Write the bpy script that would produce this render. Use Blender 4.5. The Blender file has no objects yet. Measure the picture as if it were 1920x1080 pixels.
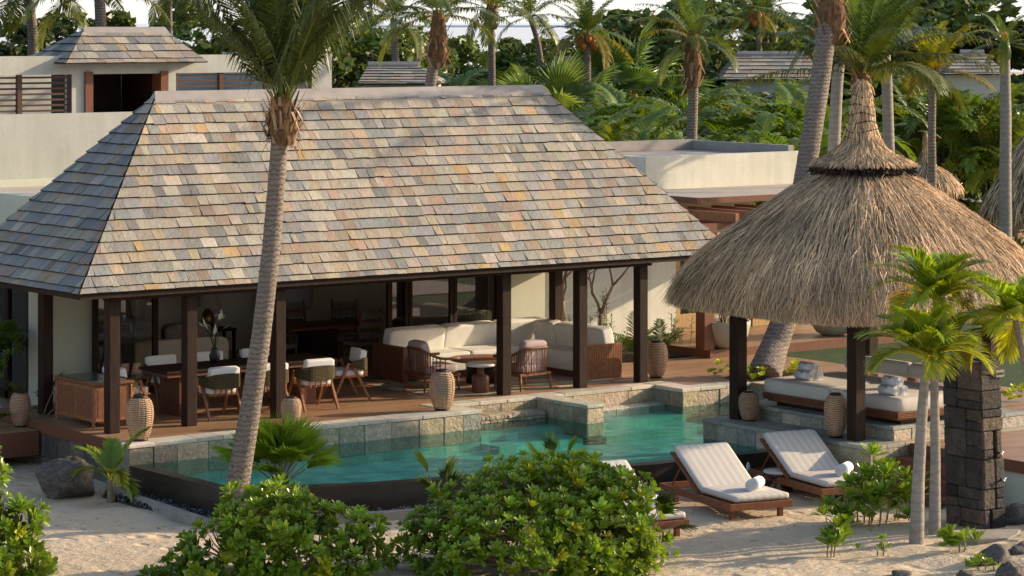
import bpy, math, random
import numpy as np
from mathutils import Vector, Matrix, Euler
PI = math.pi
rnd = random.Random(7)
rng = np.random.default_rng(11)
scene = bpy.context.scene
col = scene.collection

# ------------------------------------------------------------------ survey: photo direction -> place on a level or at a depth
F_, XC_, YH_, H_ = 5377., 960., 40., 6.35
A_ = math.radians(36.7)
FW = (math.sin(A_), math.cos(A_)); RT = (math.cos(A_), -math.sin(A_))
CAMX, CAMY = -24.455, -39.087
def gp(x, y, z=0.):
    D = (H_ - z) * F_ / (y - YH_); l = (x - XC_) / F_ * D
    return Vector((CAMX + D*FW[0] + l*RT[0], CAMY + D*FW[1] + l*RT[1], z))
def dp(x, y, D):
    l = (x - XC_) / F_ * D
    return Vector((CAMX + D*FW[0] + l*RT[0], CAMY + D*FW[1] + l*RT[1], H_ - (y - YH_) / F_ * D))

# ------------------------------------------------------------------ mesh builder
class MB:
    def __init__(s): s.V=[]; s.F4=[]; s.F3=[]; s.C=[]; s.n=0
    def add(s, v, f4=None, f3=None, c=None):
        v = np.asarray(v, float).reshape(-1,3)
        if f4 is not None and len(f4): s.F4.append(np.asarray(f4, int).reshape(-1,4)+s.n)
        if f3 is not None and len(f3): s.F3.append(np.asarray(f3, int).reshape(-1,3)+s.n)
        if c is None: c = (1,1,1)
        c = np.asarray(c, float)
        if c.ndim == 1: c = np.tile(c, (len(v),1))
        s.V.append(v); s.C.append(c); s.n += len(v)
        return s
    def box(s, x0,x1,y0,y1,z0,z1, c=None, M=None):
        v = np.array([(x,y,z) for z in (z0,z1) for x,y in ((x0,y0),(x1,y0),(x1,y1),(x0,y1))], float)
        if M is not None: v = tr(v, M)
        return s.add(v, [(3,2,1,0),(4,5,6,7),(0,1,5,4),(1,2,6,5),(2,3,7,6),(3,0,4,7)], c=c)
    def bbox(s, x0,x1,y0,y1,z0,z1, b=.01, c=None, M=None):
        """box with chamfered edges"""
        xs=(x0,x1); ys=(y0,y1); zs=(z0,z1); v=[]; idx={}
        for i in (0,1):
            for j in (0,1):
                for k in (0,1):
                    sx=1-2*i; sy=1-2*j; sz=1-2*k
                    for a in range(3):
                        p=[xs[i]+sx*b, ys[j]+sy*b, zs[k]+sz*b]
                        p[a]=(xs[i],ys[j],zs[k])[a]
                        idx[(i,j,k,a)]=len(v); v.append(p)
        g=lambda i,j,k,a: idx[(i,j,k,a)]
        f4=[]; f3=[]
        for i in (0,1):
            q=[g(i,0,0,0),g(i,1,0,0),g(i,1,1,0),g(i,0,1,0)]; f4.append(q if i else q[::-1])
            q=[g(0,i,0,1),g(0,i,1,1),g(1,i,1,1),g(1,i,0,1)]; f4.append(q if i else q[::-1])
            q=[g(0,0,i,2),g(1,0,i,2),g(1,1,i,2),g(0,1,i,2)]; f4.append(q if i else q[::-1])
        for i in (0,1):
            for j in (0,1):
                f4.append([g(i,j,0,0),g(i,j,1,0),g(i,j,1,1),g(i,j,0,1)][::1 if i!=j else -1])
                f4.append([g(i,0,j,0),g(i,1,j,0),g(i,1,j,2),g(i,0,j,2)][::1 if i==j else -1])
                f4.append([g(0,i,j,1),g(1,i,j,1),g(1,i,j,2),g(0,i,j,2)][::-1 if i==j else 1])
                for k in (0,1): f3.append([g(i,j,k,0),g(i,j,k,1),g(i,j,k,2)][::1 if (i+j+k)%2 else -1])
        v=np.array(v)
        if M is not None: v=tr(v,M)
        return s.add(v,f4,f3,c)
    def tube(s, P, R, n=8, c=None, cap=True):
        P=[Vector(p) for p in P]; R=[R]*len(P) if not hasattr(R,'__len__') else R
        v=[]; up=None
        for i,p in enumerate(P):
            t=(P[min(i+1,len(P)-1)]-P[max(i-1,0)]).normalized()
            if up is None: up = t.orthogonal().normalized()
            up=(up-t*up.dot(t))
            up = up.normalized() if up.length>1e-6 else t.orthogonal().normalized()
            w=t.cross(up)
            for k in range(n):
                a=2*PI*k/n; v.append(p+(up*math.cos(a)+w*math.sin(a))*R[i])
        f=[(i*n+k, i*n+(k+1)%n, (i+1)*n+(k+1)%n, (i+1)*n+k) for i in range(len(P)-1) for k in range(n)]
        f3=[]
        if cap:
            v.append(P[0]); v.append(P[-1]); b=len(v)-2; o=(len(P)-1)*n
            f3=[(b,(k+1)%n,k) for k in range(n)]+[(b+1,o+k,o+(k+1)%n) for k in range(n)]
        return s.add([tuple(q) for q in v], f, f3, c)
    def lathe(s, prof, n=24, o=(0,0,0), c=None, cap=True):
        v=[(o[0]+r*math.cos(2*PI*k/n), o[1]+r*math.sin(2*PI*k/n), o[2]+z) for r,z in prof for k in range(n)]
        m=len(prof)
        f=[(i*n+k,i*n+(k+1)%n,(i+1)*n+(k+1)%n,(i+1)*n+k) for i in range(m-1) for k in range(n)]
        f3=[]
        if cap:
            v+= [(o[0],o[1],o[2]+prof[0][1]),(o[0],o[1],o[2]+prof[-1][1])]; b=m*n
            f3=[(b,(k+1)%n,k) for k in range(n)]+[(b+1,(m-1)*n+k,(m-1)*n+(k+1)%n) for k in range(n)]
        return s.add(v,f,f3,c)
    def sup(s, cx,cy,cz, sx,sy,sz, e1=.25, e2=.25, n=24, m=14, c=None, M=None, sag=0.):
        """rounded pillow / mattress (superellipsoid), full sizes sx,sy,sz"""
        sg=lambda w,e: math.copysign(abs(w)**e,w)
        v=[]
        for i in range(m+1):
            ph=-PI/2+PI*i/m
            for k in range(n):
                th=2*PI*(k+.5)/n
                x=sg(math.cos(ph),e1)*sg(math.cos(th),e2); y=sg(math.cos(ph),e1)*sg(math.sin(th),e2); z=sg(math.sin(ph),e1)
                v.append((sx/2*x, sy/2*y, sz/2*z*(1-sag*(x*x+y*y)/2)))
        f=[(i*n+k,i*n+(k+1)%n,(i+1)*n+(k+1)%n,(i+1)*n+k) for i in range(m) for k in range(n)]
        v=np.array(v)
        if M is not None: v=tr(v,M)
        return s.add(v+np.array((cx,cy,cz)),f,None,c)
    def quad(s, a,b,c_,d, c=None): return s.add([a,b,c_,d],[(0,1,2,3)],c=c)
    def prism(s, pts, z0, z1, c=None):
        n=len(pts); v=[(x,y,z0) for x,y in pts]+[(x,y,z1) for x,y in pts]
        s.add(v,[(i,(i+1)%n,n+(i+1)%n,n+i) for i in range(n)],c=c)
        cx=sum(p[0] for p in pts)/n; cy=sum(p[1] for p in pts)/n
        v=[(x,y,z1) for x,y in pts]+[(cx,cy,z1)]
        s.add(v,None,[(i,(i+1)%n,n) for i in range(n)],c)
        v=[(x,y,z0) for x,y in pts]+[(cx,cy,z0)]
        return s.add(v,None,[((i+1)%n,i,n) for i in range(n)],c)
    def inst(s, tv, t4, t3, mats, cols=None):
        """many copies of a template: mats (k,3,4)"""
        k=len(mats); tv=np.asarray(tv,float); m=len(tv)
        v=np.einsum('kij,mj->kmi',mats[:,:,:3],tv)+mats[:,None,:,3]
        off=(np.arange(k)*m)[:,None,None]
        f4=(np.asarray(t4,int).reshape(1,-1,4)+off).reshape(-1,4) if t4 is not None and len(t4) else None
        f3=(np.asarray(t3,int).reshape(1,-1,3)+off).reshape(-1,3) if t3 is not None and len(t3) else None
        c=None
        if cols is not None: c=np.repeat(np.asarray(cols),m,axis=0)
        return s.add(v.reshape(-1,3),f4,f3,c)
    def merge(s, o, M=None, tint=(1,1,1)):
        base=s.n
        for v,c in zip(o.V,o.C):
            s.V.append(tr(v,M) if M is not None else v); s.C.append(c*np.asarray(tint))
        s.F4 += [f+base for f in o.F4]; s.F3 += [f+base for f in o.F3]; s.n += o.n
        return s
    def build(s, name, mat, parent=None, smooth=False, loc=None):
        me=bpy.data.meshes.new(name)
        V=np.concatenate(s.V); C=np.concatenate(s.C)
        F4=np.concatenate(s.F4) if s.F4 else np.zeros((0,4),int); F3=np.concatenate(s.F3) if s.F3 else np.zeros((0,3),int)
        me.vertices.add(len(V)); me.vertices.foreach_set('co',V.ravel())
        L=np.concatenate([F4.ravel(),F3.ravel()]); me.loops.add(len(L)); me.loops.foreach_set('vertex_index',L)
        tot=np.concatenate([np.full(len(F4),4),np.full(len(F3),3)]); st=np.concatenate([[0],np.cumsum(tot)[:-1]])
        me.polygons.add(len(tot)); me.polygons.foreach_set('loop_start',st)
        try: me.polygons.foreach_set('loop_total',tot)
        except Exception: pass
        me.polygons.foreach_set('use_smooth',np.full(len(tot),bool(smooth)))
        at=me.color_attributes.new('Col','FLOAT_COLOR','POINT')
        at.data.foreach_set('color',np.c_[C,np.ones(len(C))].ravel())
        me.update(); me.validate()
        me.materials.append(mat)
        o=bpy.data.objects.new(name,me); col.objects.link(o)
        if parent is not None: o.parent=parent
        if loc is not None: o.location=loc
        return o
def tr(v,M):
    M=np.array(M); return np.asarray(v)@M[:3,:3].T+M[:3,3]
def T(x=0,y=0,z=0,rz=0,rx=0,ry=0,s=1):
    return Matrix.Translation((x,y,z))@Euler((rx,ry,rz)).to_matrix().to_4x4()@Matrix.Scale(s,4)

def tag(o,label=None,cat=None,group=None,kind=None):
    if label: o['label']=label
    if cat: o['category']=cat
    if group: o['group']=group
    if kind: o['kind']=kind
    return o
def thing(name,label,cat,loc=(0,0,0),rz=0,group=None):
    o=bpy.data.objects.new(name,None); col.objects.link(o); o.empty_display_size=.2
    o.location=loc; o.rotation_euler=(0,0,rz)
    return tag(o,label,cat,group)
def kids(o): return [c for c in bpy.data.objects if c.parent is o]
def dup(root,loc,rz=0,label=None,group=None,scale=None,sub=None):
    r=root.copy(); col.objects.link(r); r.location=loc; r.rotation_euler=(0,0,rz)
    if scale is not None: r.scale=(scale,)*3 if not hasattr(scale,'__len__') else scale
    if label: r['label']=label
    if group: r['group']=group
    for ch in (sub if sub is not None else kids(root)):
        c=ch.copy(); col.objects.link(c); c.parent=r
        if sub is None:
            for g in kids(ch):
                d=g.copy(); col.objects.link(d); d.parent=c
    return r

# ------------------------------------------------------------------ materials
class NT:
    def __init__(s,name):
        s.m=bpy.data.materials.new(name); s.m.use_nodes=True; s.t=s.m.node_tree; s.t.nodes.clear()
        s.out=s.n('ShaderNodeOutputMaterial')
    def n(s,typ,**k):
        o=s.t.nodes.new(typ)
        for a,b in k.items():
            if isinstance(a,str) and hasattr(o,a) : setattr(o,a,b)
        return o
    def l(s,a,b): s.t.links.new(a,b)
    def coord(s,scale=(1,1,1)):
        tc=s.n('ShaderNodeTexCoord'); mp=s.n('ShaderNodeMapping'); mp.inputs['Scale'].default_value=scale
        s.l(tc.outputs['Object'],mp.inputs['Vector']); return mp.outputs['Vector']
    def noise(s,vec,scale,detail=4,rough=.55):
        o=s.n('ShaderNodeTexNoise'); o.inputs['Scale'].default_value=scale; o.inputs['Detail'].default_value=detail; o.inputs['Roughness'].default_value=rough
        if vec is not None: s.l(vec,o.inputs['Vector'])
        return o.outputs['Fac']
    def mapr(s,v,a,b,c=0.,d=1.):
        o=s.n('ShaderNodeMapRange'); s.l(v,o.inputs['Value'])
        o.inputs['From Min'].default_value=c; o.inputs['From Max'].default_value=d; o.inputs['To Min'].default_value=a; o.inputs['To Max'].default_value=b
        return o.outputs['Result']
    def math(s,op,a,b=None):
        o=s.n('ShaderNodeMath'); o.operation=op
        for i,x in enumerate((a,b)):
            if x is None: continue
            if isinstance(x,(int,float)): o.inputs[i].default_value=x
            else: s.l(x,o.inputs[i])
        return o.outputs[0]
    def mix(s,f,a,b,mode='MIX'):
        o=s.n('ShaderNodeMix'); o.data_type='RGBA'; o.blend_type=mode
        for i,x in ((0,f),(6,a),(7,b)):
            if isinstance(x,(int,float)): o.inputs[i].default_value=x
            elif isinstance(x,tuple): o.inputs[i].default_value=(*x,1)[:4]
            else: s.l(x,o.inputs[i])
        return o.outputs[2]
    def attr(s,name='Col'):
        o=s.n('ShaderNodeAttribute'); o.attribute_name=name; return o.outputs['Color']
    def bump(s,h,strength,dist=.02):
        o=s.n('ShaderNodeBump'); o.inputs['Strength'].default_value=strength; o.inputs['Distance'].default_value=dist
        s.l(h,o.inputs['Height']); return o.outputs['Normal']
    def bsdf(s,colr,rough=.6,spec=.3,normal=None,metal=0.,sheen=0.):
        o=s.n('ShaderNodeBsdfPrincipled')
        if isinstance(colr,tuple): o.inputs['Base Color'].default_value=(*colr,1)[:4]
        else: s.l(colr,o.inputs['Base Color'])
        if isinstance(rough,(int,float)): o.inputs['Roughness'].default_value=rough
        else: s.l(rough,o.inputs['Roughness'])
        o.inputs['Specular IOR Level'].default_value=spec; o.inputs['Metallic'].default_value=metal
        if normal is not None: s.l(normal,o.inputs['Normal'])
        return o.outputs[0]
    def shmix(s,f,a,b):
        o=s.n('ShaderNodeMixShader')
        if isinstance(f,(int,float)): o.inputs[0].default_value=f
        else: s.l(f,o.inputs[0])
        s.l(a,o.inputs[1]); s.l(b,o.inputs[2]); return o.outputs[0]
    def done(s,sh): s.l(sh,s.out.inputs['Surface']); return s.m

def std(name,base,rough=.6,var=.2,scale=5,stretch=(1,1,1),bump=0.,bscale=40,spec=.3,attr=False,var2=.0,scale2=40,metal=0.,dist=.01):
    t=NT(name); v=t.coord(stretch)
    c=t.attr() if attr else None
    nz=t.noise(v,scale,5,.6)
    k=t.mapr(nz,1-var,1+var,.3,.7)
    if var2:
        k=t.math('MULTIPLY',k,t.mapr(t.noise(v,scale2,3,.6),1-var2,1+var2,.3,.7))
    cc=t.n('ShaderNodeCombineColor')
    for i in range(3): t.l(k,cc.inputs[i])
    cl=t.mix(1.,base,cc.outputs[0],'MULTIPLY')
    if c is not None: cl=t.mix(1.,cl,c,'MULTIPLY')
    nrm=t.bump(t.noise(v,bscale,6,.65),bump,dist) if bump else None
    return t.done(t.bsdf(cl,rough,spec,nrm,metal))
def leafmat(name,base,trans=.35,rough=.42,tint=(1.25,1.2,.45),spec=.4):
    t=NT(name); v=t.coord()
    k=t.mapr(t.noise(v,3.,3),.75,1.25,.3,.7)
    cc=t.n('ShaderNodeCombineColor')
    for i in range(3): t.l(k,cc.inputs[i])
    cl=t.mix(1.,t.mix(1.,base,cc.outputs[0],'MULTIPLY'),t.attr(),'MULTIPLY')
    b=t.bsdf(cl,rough,spec)
    tl=t.n('ShaderNodeBsdfTranslucent'); t.l(t.mix(1.,cl,tint,'MULTIPLY'),tl.inputs['Color'])
    return t.done(t.shmix(trans,b,tl.outputs[0]))
MT={}
MT['slate']=(lambda: (lambda t: (lambda v,vs: t.done(t.bsdf(
    t.mix(1.,t.mix(t.mapr(t.noise(v,.75,5,.6),0,1,.3,.7),(.80,.80,.82),(1.12,1.09,1.04)),t.mix(t.mapr(t.noise(v,9.,5,.7),0,.45,.45,.75), t.mix(1.,t.attr(),t.mix(t.math('ADD',t.math('MULTIPLY',t.noise(v,20.,6,.72),.45),t.math('MULTIPLY',t.noise(t.coord((13.,2.2,2.2)),2.,5,.65),.55)),(.5,.49,.48),(1.42,1.38,1.3)),'MULTIPLY'), t.mix(1.,t.attr(),(1.12,.95,.74),'MULTIPLY')),'MULTIPLY'),
    t.mapr(t.noise(v,14.,3),.45,.75), .35, t.bump(t.math('ADD',t.noise(v,16.,7,.72),t.math('MULTIPLY',t.noise(vs,5.,4,.6),.7)),.7,.035))))(t.coord(),t.coord((2.,2.,2.6))))(NT('slate')))()
MT['ridge']=std('ridge_metal',(.30,.27,.25),.5,.12,3,bump=.1)
MT['plaster']=std('sage_plaster',(.56,.56,.45),.85,.05,1.2,bump=.15,bscale=60,var2=.03,scale2=9)
MT['plaster_dark']=std('room_plaster',(.80,.73,.64),.85,.06,1.2)
def plastermat(name,c):
    t=NT(name); v=t.coord(); st=t.noise(t.coord((2.6,2.6,.18)),2.,5,.65); bl=t.noise(v,.8,5,.6); fi=t.noise(v,12.,4,.7)
    k=t.math('MULTIPLY',t.math('MULTIPLY',t.mapr(st,.90,1.06,.3,.7),t.mapr(bl,.88,1.08,.3,.7)),t.mapr(fi,.95,1.04,.3,.7)); cc=t.n('ShaderNodeCombineColor')
    for i in range(3): t.l(k,cc.inputs[i])
    cl=t.mix(1.,c,cc.outputs[0],'MULTIPLY'); cl=t.mix(t.mapr(st,0,.35,.6,.8),cl,tuple(x*.72 for x in c))
    return t.done(t.bsdf(cl,.88,.15,t.bump(t.math('ADD',t.noise(v,45.,4),t.math('MULTIPLY',bl,3.)),.2,.01)))
MT['plaster_pale']=plastermat('pale_plaster',(.68,.66,.56))
MT['plaster_shade']=plastermat('painted_shade_plaster',(.45,.45,.40))  # darker copy of the pale plaster, wall shade painted into its colour
MT['terrace']=std('roof_terrace',(.42,.36,.31),.8,.12,2.)
MT['darkwood']=std('dark_stained_wood',(.032,.017,.012),.55,.4,5,(7,7,.5),bump=.25,bscale=10,spec=.14,var2=.2,scale2=14)
MT['redwood']=std('red_brown_wood',(.16,.062,.033),.5,.25,6,(8,8,.6),bump=.12,bscale=12)
MT['soffit']=std('pale_soffit_boards',(.46,.36,.26),.7,.15,4,(1,8,1))
MT['teak']=std('teak_wood',(.27,.115,.05),.45,.28,4,(3,3,3),bump=.1,bscale=30,var2=.12,scale2=30)
MT['teak2']=std('brown_teak_frame',(.19,.075,.035),.5,.25,4,(3,3,3),bump=.1,bscale=30)
MT['goldwood']=std('golden_door_wood',(.42,.27,.12),.5,.18,4,(6,6,.6))
MT['white_cloth']=std('white_canvas',(.74,.72,.69),.9,.05,5,bump=.25,bscale=9,dist=.02)
MT['cream_cloth']=std('cream_linen',(.78,.75,.69),.92,.06,5,bump=.3,bscale=7,dist=.02,var2=.05,scale2=120)
MT['beige_cloth']=std('beige_linen',(.62,.54,.45),.92,.06,5,bump=.25,bscale=7,dist=.02)
MT['grey_cloth']=std('warm_grey_canvas',(.59,.54,.485),.92,.06,4,bump=.35,bscale=6,dist=.02,var2=.05,scale2=120)
MT['pink_cloth']=std('dusty_pink_cloth',(.46,.35,.335),.92,.06,5,bump=.2,bscale=9,dist=.02)
def weave():
    t=NT('olive_rope_weave'); br=t.n('ShaderNodeTexBrick'); tc=t.n('ShaderNodeTexCoord'); sx=t.n('ShaderNodeSeparateXYZ'); cx=t.n('ShaderNodeCombineXYZ'); t.l(tc.outputs['Object'],sx.inputs[0])
    t.l(t.math('ADD',sx.outputs['X'],sx.outputs['Y']),cx.inputs['X']); t.l(sx.outputs['Z'],cx.inputs['Y']); t.l(cx.outputs[0],br.inputs['Vector'])
    br.inputs['Scale'].default_value=1.; br.inputs['Brick Width'].default_value=.05; br.inputs['Row Height'].default_value=.024; br.inputs['Mortar Size'].default_value=.005; br.inputs['Mortar Smooth'].default_value=.6
    br.inputs['Color1'].default_value=(.12,.095,.04,1); br.inputs['Color2'].default_value=(.085,.068,.028,1); br.inputs['Mortar'].default_value=(.02,.016,.008,1)
    return t.done(t.bsdf(br.outputs['Color'],.85,.2,t.bump(t.math('SUBTRACT',1.,br.outputs['Fac']),.8,.012)))
MT['olive']=weave()
MT['towel']=std('white_terry',(.82,.82,.83),.95,.04,20,bump=.7,bscale=160,dist=.006)
MT['mark']=std('dark_green_mark',(.06,.09,.07),.8,.1)
MT['black']=std('black_metal',(.018,.017,.016),.4,.2)
MT['metal']=std('chrome',(.75,.74,.72),.15,.05,metal=1.)
MT['stone_clad']=std('quartzite_cladding',(1,1,1),.6,.22,5,bump=1.0,bscale=14,spec=.35,attr=True,var2=.25,scale2=24,dist=.03)
MT['coping']=std('quartzite_coping',(1,1,1),.6,.15,4,bump=.5,bscale=20,attr=True,var2=.15,scale2=30,dist=.015)
MT['basalt']=std('rough_basalt',(1,1,1),.8,.35,5,bump=1.,bscale=14,attr=True,var2=.35,scale2=22,dist=.05)
MT['rock']=std('lava_rock',(.15,.125,.108),.9,.4,3,bump=1.,bscale=9,var2=.35,scale2=26,dist=.08)
MT['gravel']=std('dark_pebbles',(1,1,1),.55,.2,6,attr=True)
MT['edge']=std('dark_pool_edge',(.038,.028,.022),.28,.3,4,(1,1,3),bump=.15,bscale=25,spec=.5)
MT['curb']=std('curb_stone',(.30,.26,.22),.8,.2,6,bump=.4,bscale=25)
MT['soil']=std('dark_soil',(.09,.055,.035),.95,.4,12,bump=.8,bscale=40)
def barkmat(name,c0,c1,zs,dist,bs):
    t=NT(name); v=t.coord((1.,1.,1.)); wv=t.n('ShaderNodeTexWave'); wv.bands_direction='Z'; wv.inputs['Scale'].default_value=zs; wv.inputs['Distortion'].default_value=dist; wv.inputs['Detail'].default_value=5.; wv.inputs['Detail Scale'].default_value=3.5; t.l(v,wv.inputs['Vector'])
    ns=t.noise(t.coord((1.5,1.5,5.)),6.,6,.7); r=t.math('MULTIPLY',t.mapr(wv.outputs['Fac'],0,1,.05,.35),t.mapr(ns,.35,1.25,.3,.7))
    c=t.mix(r,c0,c1); c=t.mix(t.mapr(t.noise(v,1.7,4),0,.55,.4,.7),c,tuple(x*.62 for x in c1))
    return t.done(t.bsdf(c,.88,.15,t.bump(t.math('ADD',t.math('MULTIPLY',wv.outputs['Fac'],.6),ns),bs,.03)))
MT['trunk_grey']=barkmat('coconut_bark',(.13,.105,.085),(.27,.222,.185),4.4,5.5,.6)
MT['trunk_smooth']=barkmat('smooth_palm_bark',(.26,.23,.20),(.34,.30,.26),2.4,6.,.25)
MT['bark']=std('tree_bark',(.10,.075,.055),.9,.35,5,(3,3,1),bump=.6,bscale=14)
MT['twig']=std('pale_branch',(.27,.20,.14),.85,.3,8,bump=.3,bscale=30)
MT['fibre']=std('palm_fibre',(1,1,1),.95,.4,10,(2,2,1),bump=.9,bscale=25,attr=True)
MT['thatch']=std('thatch_base',(.27,.195,.125),.95,.4,14,(3,3,1),bump=1.,bscale=20,dist=.05)
MT['straw']=std('thatch_straw',(1,1,1),.55,.15,9,attr=True,spec=.4)
MT['wicker']=None
MT['green_stone']=std('green_marble_top',(.05,.085,.075),.2,.4,5,bump=.05,spec=.5,var2=.2,scale2=20)
MT['white_top']=std('pale_stone_top',(.62,.58,.53),.4,.06,6)
MT['brown_glaze']=std('brown_glaze',(.055,.022,.015),.18,.3,6,spec=.5)
MT['pot']=std('sage_pot',(.34,.34,.27),.7,.1,4,bump=.1)
MT['clay']=std('clay_pot',(.22,.13,.08),.8,.2,5,bump=.2)
MT['glossleaf']=leafmat('glossy_shrub_leaf',(.185,.30,.03),.28,.28,(1.35,1.25,.4),.5)
MT['palmleaf']=leafmat('palm_leaf',(.105,.155,.03),.30,.4)
MT['fanleaf']=leafmat('fan_palm_leaf',(.19,.28,.035),.38,.38)
MT['brightleaf']=leafmat('bright_palm_leaf',(.30,.40,.035),.38,.36,(1.25,1.2,.3))
MT['yellowleaf']=leafmat('yellow_palm_leaf',(.24,.26,.025),.45,.4,(1.3,1.1,.25))
MT['treeleaf']=leafmat('tree_leaf',(.105,.155,.035),.25,.45)
MT['darkleaf']=leafmat('dark_leaf',(.05,.075,.022),.22,.5)
MT['hedgeleaf']=leafmat('hedge_palm_leaf',(.14,.225,.04),.32,.42,(1.4,1.25,.35))
MT['flower_red']=std('red_petals',(.5,.03,.02),.6,.2)
MT['flower_pink']=std('pink_petals',(.55,.2,.25),.6,.2)
MT['flower_white']=std('white_petals',(.7,.68,.6),.6,.1)
MT['flower_orange']=std('orange_fruit',(.45,.15,.03),.5,.2)
MT['lawn']=std('lawn_grass',(.035,.062,.014),.9,.35,3,bump=.8,bscale=90,var2=.3,scale2=60)
MT['hill']=std('distant_hill',(.55,.60,.66),1.,.05,.01)  # distance haze painted into the hill colour
MT['glassware']=std('candle_wax',(.7,.6,.45),.5,.1)
MT['lampcloth']=std('lamp_cloth',(.52,.47,.42),.9,.05)
MT['brass']=std('aged_brass',(.35,.22,.08),.35,.2,metal=.8)
MT['darkcloth']=std('patterned_dark_cloth',(.20,.17,.15),.9,.3,9,bump=.2,bscale=20)
MT['lilac']=std('pale_lilac_paper',(.38,.34,.40),.9,.05,2)
MT['curtain']=std('grey_curtain',(.34,.31,.28),.9,.1,3,(9,9,.3))
MT['asphalt_path']=std('pale_path',(.42,.37,.31),.85,.1,2,bump=.2)
def build_special():
    # timber decking: planks along X
    t=NT('timber_deck'); v=t.coord()
    br=t.n('ShaderNodeTexBrick'); t.l(v,br.inputs['Vector']); br.offset=.37; br.inputs['Scale'].default_value=1.
    br.inputs['Brick Width'].default_value=2.7; br.inputs['Row Height'].default_value=.125; br.inputs['Mortar Size'].default_value=.004; br.inputs['Mortar Smooth'].default_value=.2
    br.inputs['Color1'].default_value=(.38,.215,.115,1); br.inputs['Color2'].default_value=(.27,.145,.075,1); br.inputs['Mortar'].default_value=(.03,.015,.01,1)
    k=t.mapr(t.noise(t.coord((1.,14.,1.)),4.,5,.6),.75,1.25,.3,.7); cc=t.n('ShaderNodeCombineColor')
    for i in range(3): t.l(k,cc.inputs[i])
    c=t.mix(1.,br.outputs['Color'],cc.outputs[0],'MULTIPLY')
    c=t.mix(t.mapr(t.noise(v,.8,4),0,.35,.45,.7),c,(.42,.28,.18))
    MT['deck']=t.done(t.bsdf(c,t.mapr(t.noise(v,2.,4),.3,.55),.4,t.bump(t.math('SUBTRACT',t.noise(t.coord((1.,20.,1.)),6.,4),br.outputs['Fac']),.4,.01)))
    # sand
    t=NT('raked_sand'); v=t.coord()
    n1=t.noise(v,.7,5,.6); n2=t.noise(v,40.,4,.7)
    c=t.mix(t.mapr(n1,0,1,.3,.7),(.56,.435,.305),(.66,.53,.385)); c=t.mix(t.mapr(n2,0,.5,.5,.75),c,(.44,.33,.22))
    n4=t.noise(v,11.,3,.5); c=t.mix(t.mapr(n4,0,.9,.70,.74),c,(.17,.11,.07))
    vo=t.n('ShaderNodeTexVoronoi'); vo.feature='SMOOTH_F1'; vo.inputs['Scale'].default_value=2.4; vo.inputs['Randomness'].default_value=1.; t.l(t.coord((1.,.7,1.)),vo.inputs['Vector'])
    h=t.math('ADD',t.math('ADD',t.math('MULTIPLY',t.mapr(vo.outputs['Distance'],0,1,.0,.24),1.3),t.math('MULTIPLY',t.noise(v,3.5,5,.6),1.5)),t.math('ADD',t.math('MULTIPLY',n2,.25),t.math('MULTIPLY',t.noise(t.coord((1.,3.2,1.)),5.,3,.5),.6)))
    MT['sand']=t.done(t.bsdf(c,.95,.1,t.bump(h,.8,.07)))
    # pool water: clear, lightly tinted, rippled
    t=NT('pool_water'); v=t.coord((1.,1.6,1.))
    nrm=t.bump(t.math('ADD',t.noise(v,2.2,4,.5),t.math('MULTIPLY',t.noise(v,7.,3,.5),.5)),.55,.06)
    tp=t.n('ShaderNodeBsdfTransparent'); tp.inputs['Color'].default_value=(.68,1.,.95,1)
    rf=t.n('ShaderNodeBsdfRefraction'); rf.inputs['Color'].default_value=(.40,.86,.80,1); rf.inputs['IOR'].default_value=1.15; rf.inputs['Roughness'].default_value=.02; t.l(nrm,rf.inputs['Normal'])
    gl=t.n('ShaderNodeBsdfGlossy'); gl.inputs['Roughness'].default_value=.03; t.l(nrm,gl.inputs['Normal'])
    fr=t.n('ShaderNodeFresnel'); fr.inputs['IOR'].default_value=1.33; t.l(nrm,fr.inputs['Normal'])
    MT['water']=t.done(t.shmix(t.math('MULTIPLY',fr.outputs[0],.62),tp.outputs[0],gl.outputs[0]))
    # pool basin: mottled green stone tile with caustic light ripples painted in
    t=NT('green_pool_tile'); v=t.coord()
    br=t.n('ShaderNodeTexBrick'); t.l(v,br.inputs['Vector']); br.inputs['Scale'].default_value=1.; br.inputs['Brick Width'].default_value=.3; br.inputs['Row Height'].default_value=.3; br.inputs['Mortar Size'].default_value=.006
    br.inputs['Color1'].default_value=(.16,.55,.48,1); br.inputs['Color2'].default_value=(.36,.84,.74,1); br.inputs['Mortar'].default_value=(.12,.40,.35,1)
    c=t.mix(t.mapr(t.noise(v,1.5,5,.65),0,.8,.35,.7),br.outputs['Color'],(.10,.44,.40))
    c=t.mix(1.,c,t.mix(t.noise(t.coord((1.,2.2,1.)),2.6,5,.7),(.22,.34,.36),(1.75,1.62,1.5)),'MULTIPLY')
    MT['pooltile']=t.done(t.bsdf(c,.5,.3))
    # sea: bright haze painted in as a near-white base colour
    t=NT('sea_water'); v=t.coord()
    MT['sea']=t.done(t.bsdf((.66,.69,.72),.8,.1,t.bump(t.noise(v,.3,3),.3,.3)))
    # thin glass
    t=NT('window_glass'); tp=t.n('ShaderNodeBsdfTransparent'); tp.inputs['Color'].default_value=(.80,.79,.76,1)
    gl=t.n('ShaderNodeBsdfGlossy'); gl.inputs['Roughness'].default_value=.01
    fr=t.n('ShaderNodeFresnel'); fr.inputs['IOR'].default_value=1.5
    MT['glass']=t.done(t.shmix(t.mapr(fr.outputs[0],.10,1.),tp.outputs[0],gl.outputs[0]))
    # wicker: fine rings with gaps
    t=NT('woven_wicker'); v=t.coord()
    wv=t.n('ShaderNodeTexWave'); wv.bands_direction='Z'; wv.inputs['Scale'].default_value=11.5; wv.inputs['Distortion'].default_value=4.; wv.inputs['Detail'].default_value=2.
    t.l(v,wv.inputs['Vector'])
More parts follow.
